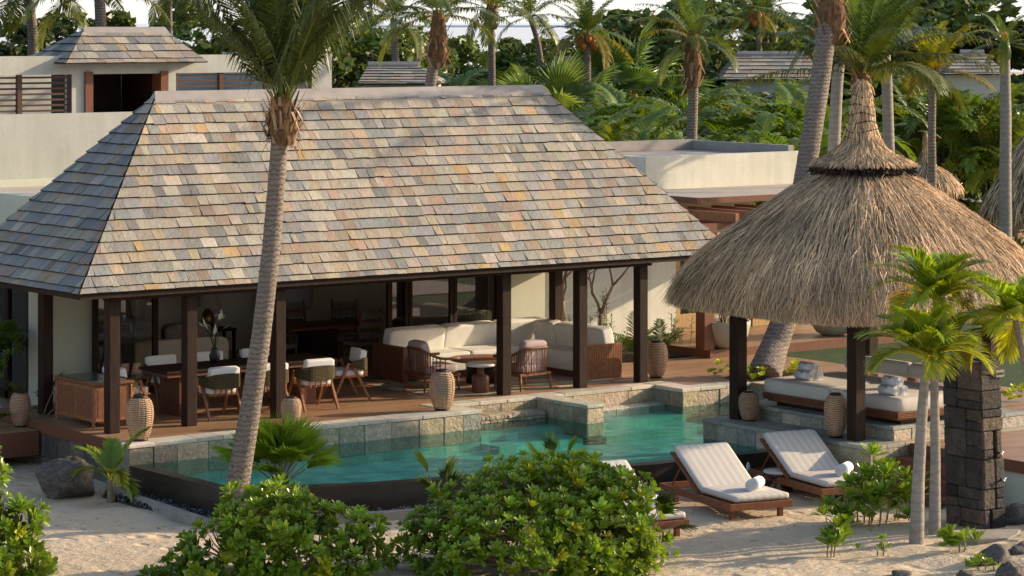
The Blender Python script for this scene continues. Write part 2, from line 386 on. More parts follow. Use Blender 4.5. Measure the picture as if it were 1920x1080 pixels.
    c=t.mix(wv.outputs['Fac'],(.22,.12,.065),(.62,.41,.26)); c=t.mix(t.mapr(t.noise(v,9.,3),0,.4,.4,.7),c,(.38,.22,.13))
    b=t.bsdf(c,.6,.3,t.bump(wv.outputs['Fac'],.6,.01))
    tp=t.n('ShaderNodeBsdfTransparent')
    MT['wicker']=t.done(t.shmix(t.mapr(wv.outputs['Fac'],.55,.0,.05,.6),b,tp.outputs[0]))
    # striped lounger canvas
    t=NT('striped_canvas'); v=t.coord()
    wv=t.n('ShaderNodeTexWave'); wv.bands_direction='X'; wv.inputs['Scale'].default_value=2.6; wv.inputs['Distortion'].default_value=0.
    t.l(v,wv.inputs['Vector'])
    w2=t.n('ShaderNodeTexWave'); w2.bands_direction='X'; w2.inputs['Scale'].default_value=14.; t.l(v,w2.inputs['Vector'])
    c=t.mix(t.mapr(wv.outputs['Fac'],0,1,.35,.6),(.64,.59,.53),(.56,.50,.44)); c=t.mix(t.mapr(w2.outputs['Fac'],0,.3,.6,.9),c,(.68,.64,.58))
    MT['canvas']=t.done(t.bsdf(c,.92,.2,t.bump(t.noise(v,7.,4),.3,.02)))
    # rug: oriental-ish bands of rust, cream and green
    t=NT('rug_pattern'); v=t.coord()
    br=t.n('ShaderNodeTexBrick'); t.l(v,br.inputs['Vector']); br.inputs['Scale'].default_value=1.; br.inputs['Brick Width'].default_value=.62; br.inputs['Row Height'].default_value=.5; br.inputs['Mortar Size'].default_value=.05
    br.inputs['Color1'].default_value=(.66,.55,.42,1); br.inputs['Color2'].default_value=(.14,.26,.20,1); br.inputs['Mortar'].default_value=(.46,.11,.05,1)
    ck=t.n('ShaderNodeTexChecker'); ck.inputs['Scale'].default_value=22.; t.l(v,ck.inputs['Vector'])
    c=t.mix(t.math('MULTIPLY',ck.outputs['Fac'],.35),br.outputs['Color'],(.42,.35,.25))
    MT['rug']=t.done(t.bsdf(c,.95,.1,t.bump(t.noise(v,70.,2),.5,.01)))
build_special()
from mathutils.geometry import tessellate_polygon
def axY(px, Y):
    """world X of the point seen in photo column px on the vertical plane y=Y"""
    l=(px-XC_)/F_; D=(Y-CAMY)/(FW[1]+l*RT[1]); return CAMX+D*(FW[0]+l*RT[0])
def flat(mb,pts,z,c=None,down=False):
    t=tessellate_polygon([[Vector((x,y,0)) for x,y in pts]]); out=[]
    for a,b,c_ in t:
        A,B,C=[Vector((*pts[i],0)) for i in (a,b,c_)]
        if (B-A).cross(C-A).z<0: b,c_=c_,b
        out.append((a,b,c_) if not down else (a,c_,b))
    return mb.add([(x,y,z) for x,y in pts],None,out,c)
STONE=[(0.316, 0.299, 0.229), (0.372, 0.315, 0.229), (0.428, 0.332, 0.229), (0.27, 0.266, 0.215), (0.465, 0.373, 0.266), (0.353, 0.274, 0.192), (0.391, 0.357, 0.281), (0.307, 0.249, 0.185), (0.419, 0.315, 0.207)]
COPE=[(.55,.48,.38),(.60,.53,.43),(.50,.45,.36),(.56,.50,.42),(.63,.55,.44),(.47,.43,.36)]
SLATE=[(0.261, 0.265, 0.262), (0.306, 0.303, 0.292), (0.357, 0.329, 0.292), (0.402, 0.351, 0.284), (0.424, 0.359, 0.262), (0.208, 0.214, 0.22), (0.312, 0.255, 0.202), (0.448, 0.321, 0.172), (0.462, 0.426, 0.367), (0.395, 0.307, 0.247), (0.41, 0.382, 0.337), (0.283, 0.292, 0.3), (0.365, 0.337, 0.292), (0.432, 0.307, 0.239)]
SLW=[10,11,11,9,5,7,8,1.6,5,3,9,10,12,2]
def jit(c,a=.12):
    k=1+rnd.uniform(-a,a); return tuple(max(.01,x*k*(1+rnd.uniform(-.04,.04))) for x in c)
def clad(mb,p0,p1,z0,z1,th=.05,w=(.3,.5),rows=1,pal=STONE):
    """wall of split stone blocks from p0 to p1 (outer face on the right-hand side of p0->p1)"""
    d=Vector((p1[0]-p0[0],p1[1]-p0[1])); L=d.length; d/=L; nrm=Vector((d.y,-d.x)); ang=math.atan2(d.y,d.x)
    hs=(z1-z0)/rows
    for r in range(rows):
        s=0; zz0=z0+r*hs; zz1=zz0+hs
        while s<L-1e-4:
            ww=min(rnd.uniform(*w),L-s)
            if L-s-ww<.12: ww=L-s
            M=Matrix.Translation((p0[0],p0[1],0))@Matrix.Rotation(ang,4,'Z')
            o=rnd.uniform(0,.018)
            mb.bbox(s+.003,s+ww-.003,-o,th,zz0+.002,zz1-.003,.008,jit(rnd.choice(pal)),M)
            s+=ww
def slabs(mb,x0,x1,y0,y1,z0,z1,along='x',w=(.45,.8),pal=COPE,gap=.004):
    a0,a1=(x0,x1) if along=='x' else (y0,y1); s=a0
    while s<a1-1e-4:
        ww=min(rnd.uniform(*w),a1-s)
        if a1-s-ww<.2: ww=a1-s
        dz=rnd.uniform(-.004,.004)
        if along=='x': mb.bbox(s+gap/2,s+ww-gap/2,y0+rnd.uniform(-.006,.006),y1,z0,z1+dz,.007,jit(rnd.choice(pal)))
        else: mb.bbox(x0+rnd.uniform(-.006,.006),x1,s+gap/2,s+ww-gap/2,z0,z1+dz,.007,jit(rnd.choice(pal)))
        s+=ww
def part(name,mb,mat,root,smooth=False): # geometry in world coordinates under a thing's Empty
    return mb.build(name,MT[mat] if isinstance(mat,str) else mat,root,smooth,loc=-Vector(root.location))

# ================================================================== SETTING
POOL=[(-3.2,-1.25),(3.1,-1.25),(3.1,-.45),(7.45,-.45),(7.45,-1.2),(9.0,-1.2),(9.0,-4.2),(5.35,-4.2),(5.35,-5.75),(3.0,-5.66),(-1.4,-4.68),(-3.2,-4.0)]
def inside(x,y,poly):
    r=np.zeros(np.shape(x),bool); n=len(poly)
    for i in range(n):
        (xa,ya),(xb,yb)=poly[i],poly[(i+1)%n]
        if ya==yb: continue
        c=((ya>y)!=(yb>y))&(x<(xb-xa)*(y-ya)/(yb-ya)+xa); r^=c
    return r
def vnoise(x,y,s,seed):
    g=np.random.default_rng(seed).random((97,97)); u=(x*s)%96; v=(y*s)%96; i=np.floor(u).astype(int); j=np.floor(v).astype(int); a=u-i; b=v-j
    a=a*a*(3-2*a); b=b*b*(3-2*b)
    return g[i,j]*(1-a)*(1-b)+g[i+1,j]*a*(1-b)+g[i,j+1]*(1-a)*b+g[i+1,j+1]*a*b-.5
xs=np.concatenate([-14-np.geomspace(1,230,14)[::-1],np.arange(-14,13.5,.11),13.5+np.geomspace(1,230,14)])
ys=np.concatenate([-22-np.geomspace(1,120,10)[::-1],np.arange(-22,6,.11),6+np.geomspace(1,230,14)])
GX,GY=np.meshgrid(xs,ys,indexing='ij')
SANDZ=-.7
def sand_z(x,y):
    x=np.asarray(x,float); y=np.asarray(y,float)
    z=SANDZ+.10*vnoise(x,y,.35,1)+.045*vnoise(x,y,1.1,2)+.03*vnoise(x,y,2.6,3)
    z=z+.22*np.exp(-(((x-4.2)/1.5)**2+((y+12.9)/1.1)**2))
    return z
GZ=sand_z(GX,GY)
far=np.clip(np.maximum((GX-11.6)/.8,(GY-4.8)/.8),0,1); GZ=GZ*(1-far)+(-.06)*far
pit=inside(GX,GY,[(-3.4,-1.0),(3.3,-1.0),(3.3,-.2),(7.6,-.2),(9.2,-1.0),(9.2,-8.0),(5.45,-8.0),(5.45,-5.9),(3,-5.82),(-1.45,-4.84),(-3.38,-4.1)])
GZ=np.where(pit,-2.2,GZ)
nx,ny=GX.shape; I=np.arange(nx*ny).reshape(nx,ny)
gm=MB().add(np.stack([GX.ravel(),GY.ravel(),GZ.ravel()],1),np.stack([I[:-1,:-1],I[1:,:-1],I[1:,1:],I[:-1,1:]],-1).reshape(-1,4))
tag(gm.build('sand_ground',MT['sand'],smooth=True),kind='structure')
sm=MB(); sm.box(-9000,9000,-9000,9000,-1.7,-1.6); tag(sm.build('sea',MT['sea']),kind='structure')
lm=MB()
flat(lm,[(12.21,-30),(60,-30),(120,20),(120,120),(12.21,120)],-.02); flat(lm,[(-60,9.5),(12.2,9.5),(12.2,120),(-60,120)],-.02)
tag(lm.build('lawn',MT['lawn']),kind='structure')
pm=MB(); flat(pm,[(26,2),(70,-2),(74,28),(40,30),(33,22)],.0)
tag(pm.build('sand_path',MT['sand']),kind='structure')
p2=MB(); flat(p2,[(37.,24.),(60,14.),(62,17.),(42,27.5)],.012); tag(p2.build('pale_paved_path',MT['asphalt_path']),kind='structure')
hm=MB(); hp=[]
for i in range(60):
    hp.append((dp(700+i*26,40,3800),9*math.exp(-((i-28)/7.)**2)+5*math.exp(-((i-45)/9.)**2)+1))
for i in range(59):
    (a,ha),(b,hb)=hp[i],hp[i+1]
    hm.add([(a.x,a.y,-2),(b.x,b.y,-2),(b.x,b.y,hb),(a.x,a.y,ha)],[(0,1,2,3)])
tag(hm.build('distant_hills',MT['hill']),kind='structure')

# decks
dm=MB()
for (x0,x1,y0,y1) in [(-3.3,3.1,-.85,3.68),(3.1,7.52,-.12,3.68),(7.52,9.0,-.85,2.45),(9.0,12.2,-.85,2.0),(9.0,10.8,2.0,2.45),(9.0,12.2,-8.05,-.85),(6.17,16,-18,-8.05)]:
    dm.box(x0,x1,y0,y1,-.16,0)
tag(dm.build('timber_deck',MT['deck']),kind='structure')
dm=MB(); dm.box(10.8,17.5,2.0,4.69,-.06,.15); dm.box(-7,-3.36,1.75,8,-.5,-.12)
tag(dm.build('raised_deck',MT['deck']),kind='structure')
fm=MB(); fm.box(6.14,6.168,-18,-8.06,-.17,.004); fm.box(-3.328,-3.302,-.85,3.6,-.17,-.002); fm.box(10.77,10.798,2.0,4.6,-.1,.152); fm.box(10.8,17.5,1.97,1.998,-.1,.152); fm.box(-7,-3.36,1.72,1.748,-.5,-.118)
tag(fm.build('deck_edging',MT['redwood']),kind='structure')
wl=MB(); wl.box(6.2,6.5,-18,-8.1,-1.2,-.17)
tag(wl.build('deck_base_wall',MT['plaster']),'pale green plaster wall under the deck edge at the right','wall')
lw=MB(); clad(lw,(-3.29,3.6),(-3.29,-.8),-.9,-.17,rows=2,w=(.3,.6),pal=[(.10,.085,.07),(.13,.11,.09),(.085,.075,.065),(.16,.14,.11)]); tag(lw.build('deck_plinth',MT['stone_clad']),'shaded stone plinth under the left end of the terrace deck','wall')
so=MB(); so.add([(7.6,2.46,.02),(10.76,2.46,.02),(10.76,4.69,.06),(7.6,4.69,.06)],[(0,1,2,3)])
for cx,cy,r in ((10.0,-.6,1.0),(12.0,-6.1,1.0)):
    v=[(cx+r*math.cos(a)*(.9+.15*math.sin(3*a)),cy+r*.45*math.sin(a),.006) for a in np.linspace(0,2*PI,25)[:-1]]
    so.add(v+[(cx,cy,.09)],None,[(i,(i+1)%24,24) for i in range(24)])
tag(so.build('planting_soil',MT['soil']),kind='structure')

# ------------------------------------------------------------------ swimming pool
pool=thing('swimming_pool','long turquoise pool with split stone walls and dark infinity edge','pool',(1,-3,-.7))
ba=MB(); flat(ba,POOL,-.66)
n=len(POOL)
for i in range(8):
    (xa,ya),(xb,yb)=POOL[i],POOL[i+1]
    ba.add([(xa,ya,-1.45),(xb,yb,-1.45),(xb,yb,-.5),(xa,ya,-.5)],[(3,2,1,0)])
for i in range(8,12):
    (xa,ya),(xb,yb)=POOL[i],POOL[(i+1)%12]
    ba.add([(xa,ya,-1.45),(xb,yb,-1.45),(xb,yb,-.33),(xa,ya,-.33)],[(3,2,1,0)])
for (x0,x1,y0,y1,z) in [(3.12,4.84,-1.25,-.8,-.42),(3.12,4.84,-1.75,-1.25,-.54),(5.22,7.44,-1.3,-.8,-.42),(5.22,7.44,-1.9,-1.3,-.54)]: ba.box(x0,x1,y0,y1,-1.45,z)
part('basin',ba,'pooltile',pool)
w1=MB(); clad(w1,(-3.4,-1.25),(3.1,-1.25),-.52,-.05,w=(.36,.55)); clad(w1,(3.1,-1.25),(3.1,-.45),-.52,-.05); clad(w1,(3.1,-.45),(7.45,-.45),-.52,-.05,w=(.4,.7)); clad(w1,(7.45,-.45),(7.45,-1.2),-.52,-.05); clad(w1,(7.45,-1.2),(9.0,-1.2),-.52,-.05)
clad(w1,(9.0,-1.2),(9.0,-4.2),-.52,-.05)
clad(w1,(-3.4,-.8),(-3.4,-1.25),-.82,-.05,rows=2,w=(.2,.45)); clad(w1,(-3.4,-1.251),(-3.22,-1.251),-.82,-.53)
part('stone_wall',w1,'stone_clad',pool)
cp=MB(); slabs(cp,-3.42,2.68,-1.27,-.85,-.05,.012); slabs(cp,2.68,3.12,-1.27,-.1,-.05,.014,'y'); slabs(cp,3.12,7.43,-.47,-.12,-.05,.012); slabs(cp,7.43,7.85,-1.22,-.12,-.05,.014,'y'); slabs(cp,7.85,9.02,-1.22,-.85,-.05,.012); slabs(cp,9.0,9.35,-4.18,-1.22,-.05,.012,'y')
part('coping',cp,'coping',pool)
dv=MB(); clad(dv,(4.85,-.47),(4.85,-1.85),-.52,-.05); clad(dv,(4.85,-1.85),(5.2,-1.85),-.52,-.05,w=(.35,.36)); clad(dv,(5.2,-1.85),(5.2,-.47),-.52,-.05); slabs(dv,4.83,5.22,-1.87,-.475,-.05,.008,'y',pal=COPE)
part('divider_wall',dv,'stone_clad',pool)
bn=MB(); clad(bn,(3.15,-.8),(4.8,-.8),-.5,-.2,w=(.06,.14),rows=5); slabs(bn,3.15,4.8,-.75,-.5,-.5,-.18,w=(.3,.5),pal=STONE)
part('bench_step',bn,'stone_clad',pool); bn=MB(); slabs(bn,5.25,7.4,-.8,-.5,-.5,-.275,w=(.5,.8)); part('bench_step',bn,'stone_clad',pool)
IE=[(-3.2,-1.3),(-3.2,-4.0),(-1.4,-4.68),(3.0,-5.66),(5.34,-5.75)]
def offs(pl,d):
    out=[]
    for i,p in enumerate(pl):
        a=Vector(pl[max(i-1,0)]); b=Vector(pl[i]); c=Vector(pl[min(i+1,len(pl)-1)])
        t1=(b-a).normalized() if i else (c-b).normalized(); t2=(c-b).normalized() if i<len(pl)-1 else t1
        n1=Vector((t1.y,-t1.x)); n2=Vector((t2.y,-t2.x)); m=(n1+n2).normalized(); out.append(tuple(b+m*d/max(.3,m.dot(n1))))
    return out
def strip(mb,pl,d0,d1,z0,z1,c=None):
    A=offs(pl,d0); B=offs(pl,d1)
    for i in range(len(pl)-1):
        v=[(*A[i],z0),(*A[i+1],z0),(*B[i+1],z0),(*B[i],z0),(*A[i],z1),(*A[i+1],z1),(*B[i+1],z1),(*B[i],z1)]
        mb.add(v,[(4,7,6,5),(0,1,2,3),(3,2,6,7),(1,0,4,5)]+([(0,3,7,4)] if i==0 else [])+([(2,1,5,6)] if i==len(pl)-2 else []),c=c)
ie=MB(); strip(ie,IE,0.0,.22,-1.45,-.294)
part('infinity_edge',ie,'edge',pool)
wt=MB(); flat(wt,POOL,-.3)
tag(wt.build('pool_water',MT['water']),kind='structure')
cb=MB(); strip(cb,[(-3.62,-1.2)]+offs(IE,.68)[1:],0,.13,-1.0,-.60)
tag(cb.build('garden_kerb',MT['curb']),'low pale stone kerb bordering the dark pebbles around the pool edge','kerb')
# dark pebbles in the overflow trough
ico=[(0,0,1)]+[(math.cos(a)*.9,math.sin(a)*.9,.35) for a in np.arange(5)*2*PI/5]+[(math.cos(a)*.9,math.sin(a)*.9,-.35) for a in (np.arange(5)+.5)*2*PI/5]
icf=[(0,1+i,1+(i+1)%5) for i in range(5)]+[(1+i,6+i,1+(i+1)%5) for i in range(5)]+[(1+(i+1)%5,6+i,6+(i+1)%5) for i in range(5)]
mats=[];cols=[]
A=offs(IE,.22);B=offs(IE,.68)
for i in range(len(IE)-1):
    L=(Vector(IE[i+1])-Vector(IE[i])).length
    for k in range(int(L*330)):
        u=rnd.random();w=rnd.random(); p=Vector(A[i]).lerp(Vector(A[i+1]),u).lerp(Vector(B[i]).lerp(Vector(B[i+1]),u),w)
        s=rnd.uniform(.02,.042)
        M=Matrix.Translation((p.x,p.y,-.68+rnd.uniform(-.02,.03)))@Euler((rnd.uniform(0,6),rnd.uniform(0,6),rnd.uniform(0,6))).to_matrix().to_4x4()@Matrix.Diagonal((s,s*rnd.uniform(.6,1),s*rnd.uniform(.5,.8),1))
        mats.append(np.array(M)[:3]); g=rnd.choice([.035,.05,.07,.10,.16]); cols.append((g*1.05,g,g*.95))
gv=MB(); strip(gv,IE,.22,.68,-1.,-.70,(.03,.028,.026)); gv.inst(ico,None,icf,np.array(mats),cols)
tag(gv.build('dark_pebbles',MT['gravel'],smooth=False),'dark pebbles filling the trough beside the pool edge','pebbles',kind='stuff')

# ------------------------------------------------------------------ daybed platform and steps
plat=thing('stone_platform','stone clad platform with step carrying the thatched gazebo and daybed','platform',(7.2,-6.1,-.7))
pw=MB(); clad(pw,(5.35,-4.2),(5.35,-8.02),-.9,-.05,rows=2,w=(.35,.6)); clad(pw,(5.35,-8.02),(8.9,-8.02),-.9,-.05,rows=2,w=(.35,.6)); clad(pw,(9.0,-4.2),(5.35,-4.2),-.5,-.05)
clad(pw,(6.05,-4.35),(6.05,-7.8),.0,.17,w=(.35,.55)); clad(pw,(6.05,-7.8),(8.9,-7.8),.0,.17,w=(.35,.55))
part('stone_wall',pw,'stone_clad',plat)
pt=MB()
for k,(x0,x1) in enumerate([(5.33,5.7),(5.7,6.08)]): slabs(pt,x0,x1,-8.03,-4.19,-.05,.01,'y',pal=[(.30,.28,.24),(.34,.31,.26),(.27,.26,.23),(.37,.33,.27)])
slabs(pt,6.08,9.0,-8.03,-7.8,-.05,.01,pal=STONE); slabs(pt,6.08,9.0,-4.36,-4.19,-.05,.01,pal=STONE)
for k in range(6): slabs(pt,6.03+k*.48,6.03+(k+1)*.48,-7.82,-4.34,.17,.225,'y',pal=[(.27,.28,.25),(.31,.30,.26),(.24,.25,.23),(.34,.31,.26)])
part('paving',pt,'coping',plat)
st=thing('timber_steps','red brown timber steps between stone platform and right deck','steps',(5.6,-9,-.7))
for i in range(3):
    sb=MB(); x=6.12-.34*(i+1)
    for k in range(3): sb.bbox(x+k*.113,x+k*.113+.108,-9.75,-8.08,-.17-.17*i-.04,-.17-.17*i,.004)
    sb.box(x+.005,x+.03,-9.74,-8.09,-.17-.17*(i+1),-.215-.17*i)
    part('tread',sb,'redwood',st)

# ================================================================== PAVILION
def slate_face(mb,el,er,rl,rr,n,w=(.10,.32),short=.55,thick=.037):
    el,er,rl,rr=map(Vector,(el,er,rl,rr)); ex=(er-el).normalized()
    up=((rl-el)-ex*(rl-el).dot(ex)); H=up.length; up/=H; N=ex.cross(up).normalized()
    la=(rl-el).dot(ex); W=(er-el).length; ra=(rr-el).dot(ex)
    ts=[0]+[H*(short+i)/(n-1+short) for i in range(n)]
    for i in range(n):
        t0,t1=ts[i],ts[i+1]; ov=min(H,t1+.03)
        bl=lambda t: la*t/H; br=lambda t: W+(ra-W)*t/H
        s=bl(t0)-rnd.uniform(0,.2)
        while s<br(t0):
            ww=rnd.uniform(*w); e=s+ww
            a0,a1=max(s,bl(t0)),min(e,br(t0)); b0,b1=max(s,bl(ov)),min(e,br(ov))
            if b1<b0: b0=b1=(b0+b1)/2 if s<bl(ov) and e>br(ov) else (bl(ov) if e<=bl(ov) else br(ov))
            if a1-a0>.015:
                c=jit(tuple(x*.94 for x in rnd.choices(SLATE,SLW)[0]),.13); lift=thick+rnd.uniform(-.003,.009); dt=rnd.choice([0,0,0,rnd.uniform(-.014,.014)]) if i else 0; l2=.006
                tw=rnd.uniform(-.004,.004)
                P=lambda x,t,h: tuple(el+ex*x+up*t+N*h)
                g=.0018
                v=[P(a0+g,t0+dt,lift+tw),P(a1-g,t0+dt,lift-tw),P(b1-g,ov,l2),P(b0+g,ov,l2),P(a0+g,t0+dt,0),P(a1-g,t0+dt,0),P(b1-g,ov,-.01),P(b0+g,ov,-.01)]
                mb.add(v[:4],[(0,1,2,3)],c=c)
                mb.add(v,[(4,5,1,0),(5,6,2,1),(7,4,0,3)],c=tuple(x*.10 for x in c))  # edge faces blackened: shadow line under each course painted in
            s=e
    return mb
EX0,EX1,EY0,EY1,EZ=-3.77,9.4,-.36,4.3,2.2
RX0,RX1,RY,RZ=-1.1,6.8,1.97,5.15
pav=thing('slate_roof_pavilion','open sided pavilion with large multicoloured slate hip roof on dark posts','pavilion',(2.8,1.9,0))
rf=MB()
A,B,C,D=(EX0,EY0,EZ),(EX1,EY0,EZ),(EX1,EY1,EZ),(EX0,EY1,EZ); R0,R1=(RX0,RY,RZ),(RX1,RY,RZ)
slate_face(rf,A,B,R0,R1,19); slate_face(rf,D,A,R0,R0,19); slate_face(rf,B,C,R1,R1,19); slate_face(rf,C,D,R1,R0,19,w=(.4,.7))
rf.add([A,B,C,D,R0,R1],[(0,1,5,4),(2,3,4,5)],[(3,0,4),(1,2,5)],(.03,.025,.02))
roof=part('roof',rf,'slate',pav)
def ridge_cap(mb,x0,x1,y,z,hw,drop,ext=.1):
    for s in (-1,1):
        mb.add([(x0-ext,y+s*hw,z-drop+.055),(x1+ext,y+s*hw,z-drop+.055),(x1+ext*.3,y,z+.06),(x0-ext*.3,y,z+.06),
                (x0-ext,y+s*hw,z-drop+.02),(x1+ext,y+s*hw,z-drop+.02)],[(0,1,2,3) if s<0 else (3,2,1,0),(4,5,1,0) if s<0 else (0,1,5,4)])
    for xx,s in ((x0,-1),(x1,1)):
        mb.add([(xx+s*ext,y-hw,z-drop+.055),(xx+s*ext,y+hw,z-drop+.055),(xx+s*ext*.3,y,z+.06),(xx+s*ext,y,z-drop)],None,[(0,1,2),(1,0,3)])
    return mb
rc=ridge_cap(MB(),RX0,RX1,RY,RZ,.15,.20)
o=part('ridge_cap',rc,'ridge',pav); o.parent=roof; o.location=(0,0,0)
fa=MB()
fa.box(EX0+.04,EX1-.04,EY0+.03,EY0+.06,EZ-.075,EZ-.005); fa.box(EX0+.04,EX0+.07,EY0+.061,EY1-.06,EZ-.075,EZ-.005); fa.box(EX1-.07,EX1-.04,EY0+.061,EY1-.06,EZ-.075,EZ-.005)
o=part('fascia',fa,'darkwood',pav); o.parent=roof; o.location=(0,0,0)
sf_=MB(); sf_.box(EX0+.071,EX1-.071,EY0+.061,EY1-.03,EZ-.045,EZ-.03); o=part('soffit',sf_,'soffit',pav); o.parent=roof; o.location=(0,0,0)
bm_=MB(); bm_.box(-3.1,7.7,-.07,.13,2.05,2.154); bm_.box(-3.0,-2.8,.13,4.2,2.05,2.154); bm_.box(7.5,7.7,.13,3.4,2.05,2.154)
part('beam',bm_,'darkwood',pav)
for x,y in [(-2.97,.06),(-1.6,.06),(0,.0),(4.58,.1),(6.23,.1),(7.55,.06),(-2.78,2.62),(7.62,2.6)]:
    pb=MB(); pb.bbox(x-.095,x+.095,y-.095,y+.095,0.001,2.05,.012); part('post',pb,'darkwood',pav)

# ------------------------------------------------------------------ house behind it
hs=thing('garden_house','flat roofed sage plaster house with dark framed sliding glass doors','house',(2.5,6,0))
WL=-2.25
wb=MB()
wb.box(WL,-1.2,3.9,4.25,-.3,2.6)
wb.box(WL,8.0,4.25,4.6,2.3,3.42); wb.box(WL,WL+.3,4.6,9.,2.3,3.42); wb.box(WL,WL+.3,6.2,9.,-.3,2.3); wb.box(WL+.3,8.,8.7,9.,-.3,3.42); wb.box(7.7,8.,4.6,8.7,-.3,3.42)
wb.box(axY(950,3.52),axY(1022,3.52),3.52,4.24,0.001,2.3)
part('wall',wb,'plaster',hs)
cl=MB(); cl.box(-1.2,7.1,3.75,4.25,2.3,2.42); cl.box(WL+.3,7.7,4.6,8.7,2.42,2.6)
part('ceiling',cl,'plaster_dark',hs)
ri=MB(); ri.box(WL+.31,7.69,8.5,8.69,0.0,2.42); ri.box(WL+.305,WL+.4,6.2,8.5,0,2.42); ri.box(7.2,7.69,4.26,8.5,0,2.42)
part('inner_wall',ri,'plaster_dark',hs)
fl=MB(); fl.box(WL+.31,7.69,3.69,8.7,-.2,.004); part('floor',fl,'deck',hs)
YD=3.72
def glass_door(px0,px1,fw=22,pane=True,label=None):
    x0,x1=axY(px0,YD),axY(px1,YD)
    f=MB(); f.box(x0,x0+.09,YD,YD+.07,.006,2.3); f.box(x1-.09,x1,YD,YD+.07,.006,2.3); f.box(x0+.09,x1-.09,YD,YD+.07,.006,.1); f.box(x0+.09,x1-.09,YD,YD+.07,2.2,2.3)
    fo=part('glass_door',f,'darkwood',hs)
    g=MB(); g.box(x0+.09,x1-.09,YD+.03,YD+.036,.1,2.2); p=part('pane',g,'glass',hs); p.parent=fo; p.location=(0,0,0)
    return fo
for a,b in ((176,212),(218,297),(728,768),(766,852),(850,938)): glass_door(a,b)
g=MB(); g.box(axY(735,3.8),axY(770,3.8),3.8,3.86,.006,2.3); g.box(axY(738,3.9),axY(772,3.9),3.9,3.96,.006,2.3); part('door_stack',g,'darkwood',hs)
def curtain(mb,x0,x1,y,z0=.02,z1=2.28,am=.035,wl=.09):
    n=int((x1-x0)/wl*6); X=np.linspace(x0,x1,n)
    Y=y+am*np.sin((X-x0)/wl*2*PI+.6*np.sin(X*9)); v=[(a,b,z) for z in (z0,z1) for a,b in zip(X,Y)]
    return mb.add(v,[(i,i+1,n+i+1,n+i) for i in range(n-1)])
for a,b in ((228,256),(866,936)):
    part('curtain',curtain(MB(),axY(a,3.95),axY(b,3.95),3.95),'curtain',hs,True)
# window on the left flank
sw=MB(); X_=WL+.02
for y0,y1 in ((4.26,4.36),(5.05,5.15),(5.9,6.0)): sw.box(X_,X_+.1,y0,y1,-.05,2.3)
sw.box(X_,X_+.1,4.36,5.9,-.05,.08)
w=part('side_window',sw,'darkwood',hs)
g=MB(); g.box(X_+.04,X_+.046,4.36,5.9,.08,2.3); p=part('pane',g,'glass',hs); p.parent=w; p.location=(0,0,0)
cv=MB(); n_=50; Yc=np.linspace(4.4,5.85,n_); Xc=X_+.22+.03*np.sin(Yc*60)
cv.add([(a,b,z) for z in (0,2.3) for a,b in zip(Xc,Yc)],[(i,i+1,n_+i+1,n_+i) for i in range(n_-1)]); part('curtain',cv,'curtain',hs,True)
tr_=MB(); tr_.box(WL+.3,7.7,4.6,8.7,3.2,3.3); part('roof',tr_,'terrace',hs)

# ------------------------------------------------------------------ upper white block with the small dormer (left, behind)
ub=thing('upper_villa','pale two level villa block with parapet, louvred openings and small slate roof','villa',(0,12,0))
w=MB()
w.box(-14,9.5,8.0+1.0,9.2+.1,-.2,4.62); w.box(-14,-2.2,6.8,9.0,-.2,3.5)
Yu=12.0
zt=dp(100,115,1)  # unused direction
def zY(px,py,Y):
    l=(px-XC_)/F_; D=(Y-CAMY)/(FW[1]+l*RT[1]); return H_-(py-YH_)/F_*D
UZ=5.66; UXR=axY(585,12.)+.5
ox=[axY(p,Yu) for p in (-60,135,158,313,330,470)]
z_lo=4.30; z_hi=zY(100,140,Yu)
w.box(-14,UXR,Yu,Yu+.3,2,z_lo); w.box(-14,UXR,Yu,Yu+.3,z_hi,UZ); w.box(ox[1],ox[2],Yu,Yu+.3,z_lo,z_hi); w.box(ox[3],ox[4],Yu,Yu+.3,z_lo,z_hi); w.box(axY(585,Yu),UXR,Yu,Yu+.3,z_lo,z_hi); w.box(-14,ox[0],Yu,Yu+.3,z_lo,z_hi)
w.box(-14,UXR,Yu+4,Yu+4.3,2,UZ-.3); w.box(UXR-.3,UXR,Yu+.3,Yu+4,2,UZ)
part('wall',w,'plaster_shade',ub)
w=MB(); w.box(-14,9.4,9.31,Yu-.01,4.2,4.28); w.box(-14,-2.2,6.8,8.99,3.505,3.53); part('terrace_floor',w,'terrace',ub)
w=MB(); w.box(-14,UXR-.31,Yu+.31,Yu+3.9,2.2,3.2); part('floor',w,'terrace',ub)
MT['louvre']=std('louvre_wood',(.075,.034,.022),.6,.25,6,(1,6,6))
def louvre(x0,x1):
    f=MB(); nn=max(1,round((x1-x0)/1.05))
    for i in range(nn+1): xx=x0+(x1-x0)*i/nn; f.box(max(x0,xx-.05),min(x1,xx+.05),Yu+.03,Yu+.12,z_lo,z_hi)
    k=9
    for i in range(k):
        zz=z_lo+(z_hi-z_lo)*(i+.5)/k; f.box(x0,x1,Yu+.05,Yu+.10,zz-.02,zz+.02)
    part('louvre_screen',f,'louvre',ub)
louvre(ox[0],ox[1]); louvre(ox[4],axY(585,Yu))
w=MB(); w.box(ox[2]-.001,ox[2]+.17,Yu-.06,Yu+.3,z_lo-.1,z_hi+.05); part('door_jamb',w,'redwood',ub); w=MB(); w.box(ox[3]-.17,ox[3]+.001,Yu-.06,Yu+.3,z_lo-.1,z_hi+.05); part('door_jamb',w,'redwood',ub)
w=MB(); w.box(ox[2]+.171,ox[3]-.171,Yu+1.6,Yu+1.7,3.2,5.6); w.box(ox[2]+.1,ox[2]+.17,Yu+.301,Yu+1.6,3.2,5.6); w.box(ox[3]-.17,ox[3]-.1,Yu+.301,Yu+1.6,3.2,5.6); part('dark_doorway',w,'darkwood',ub)
ze=zY(130,120,Yu-.45)
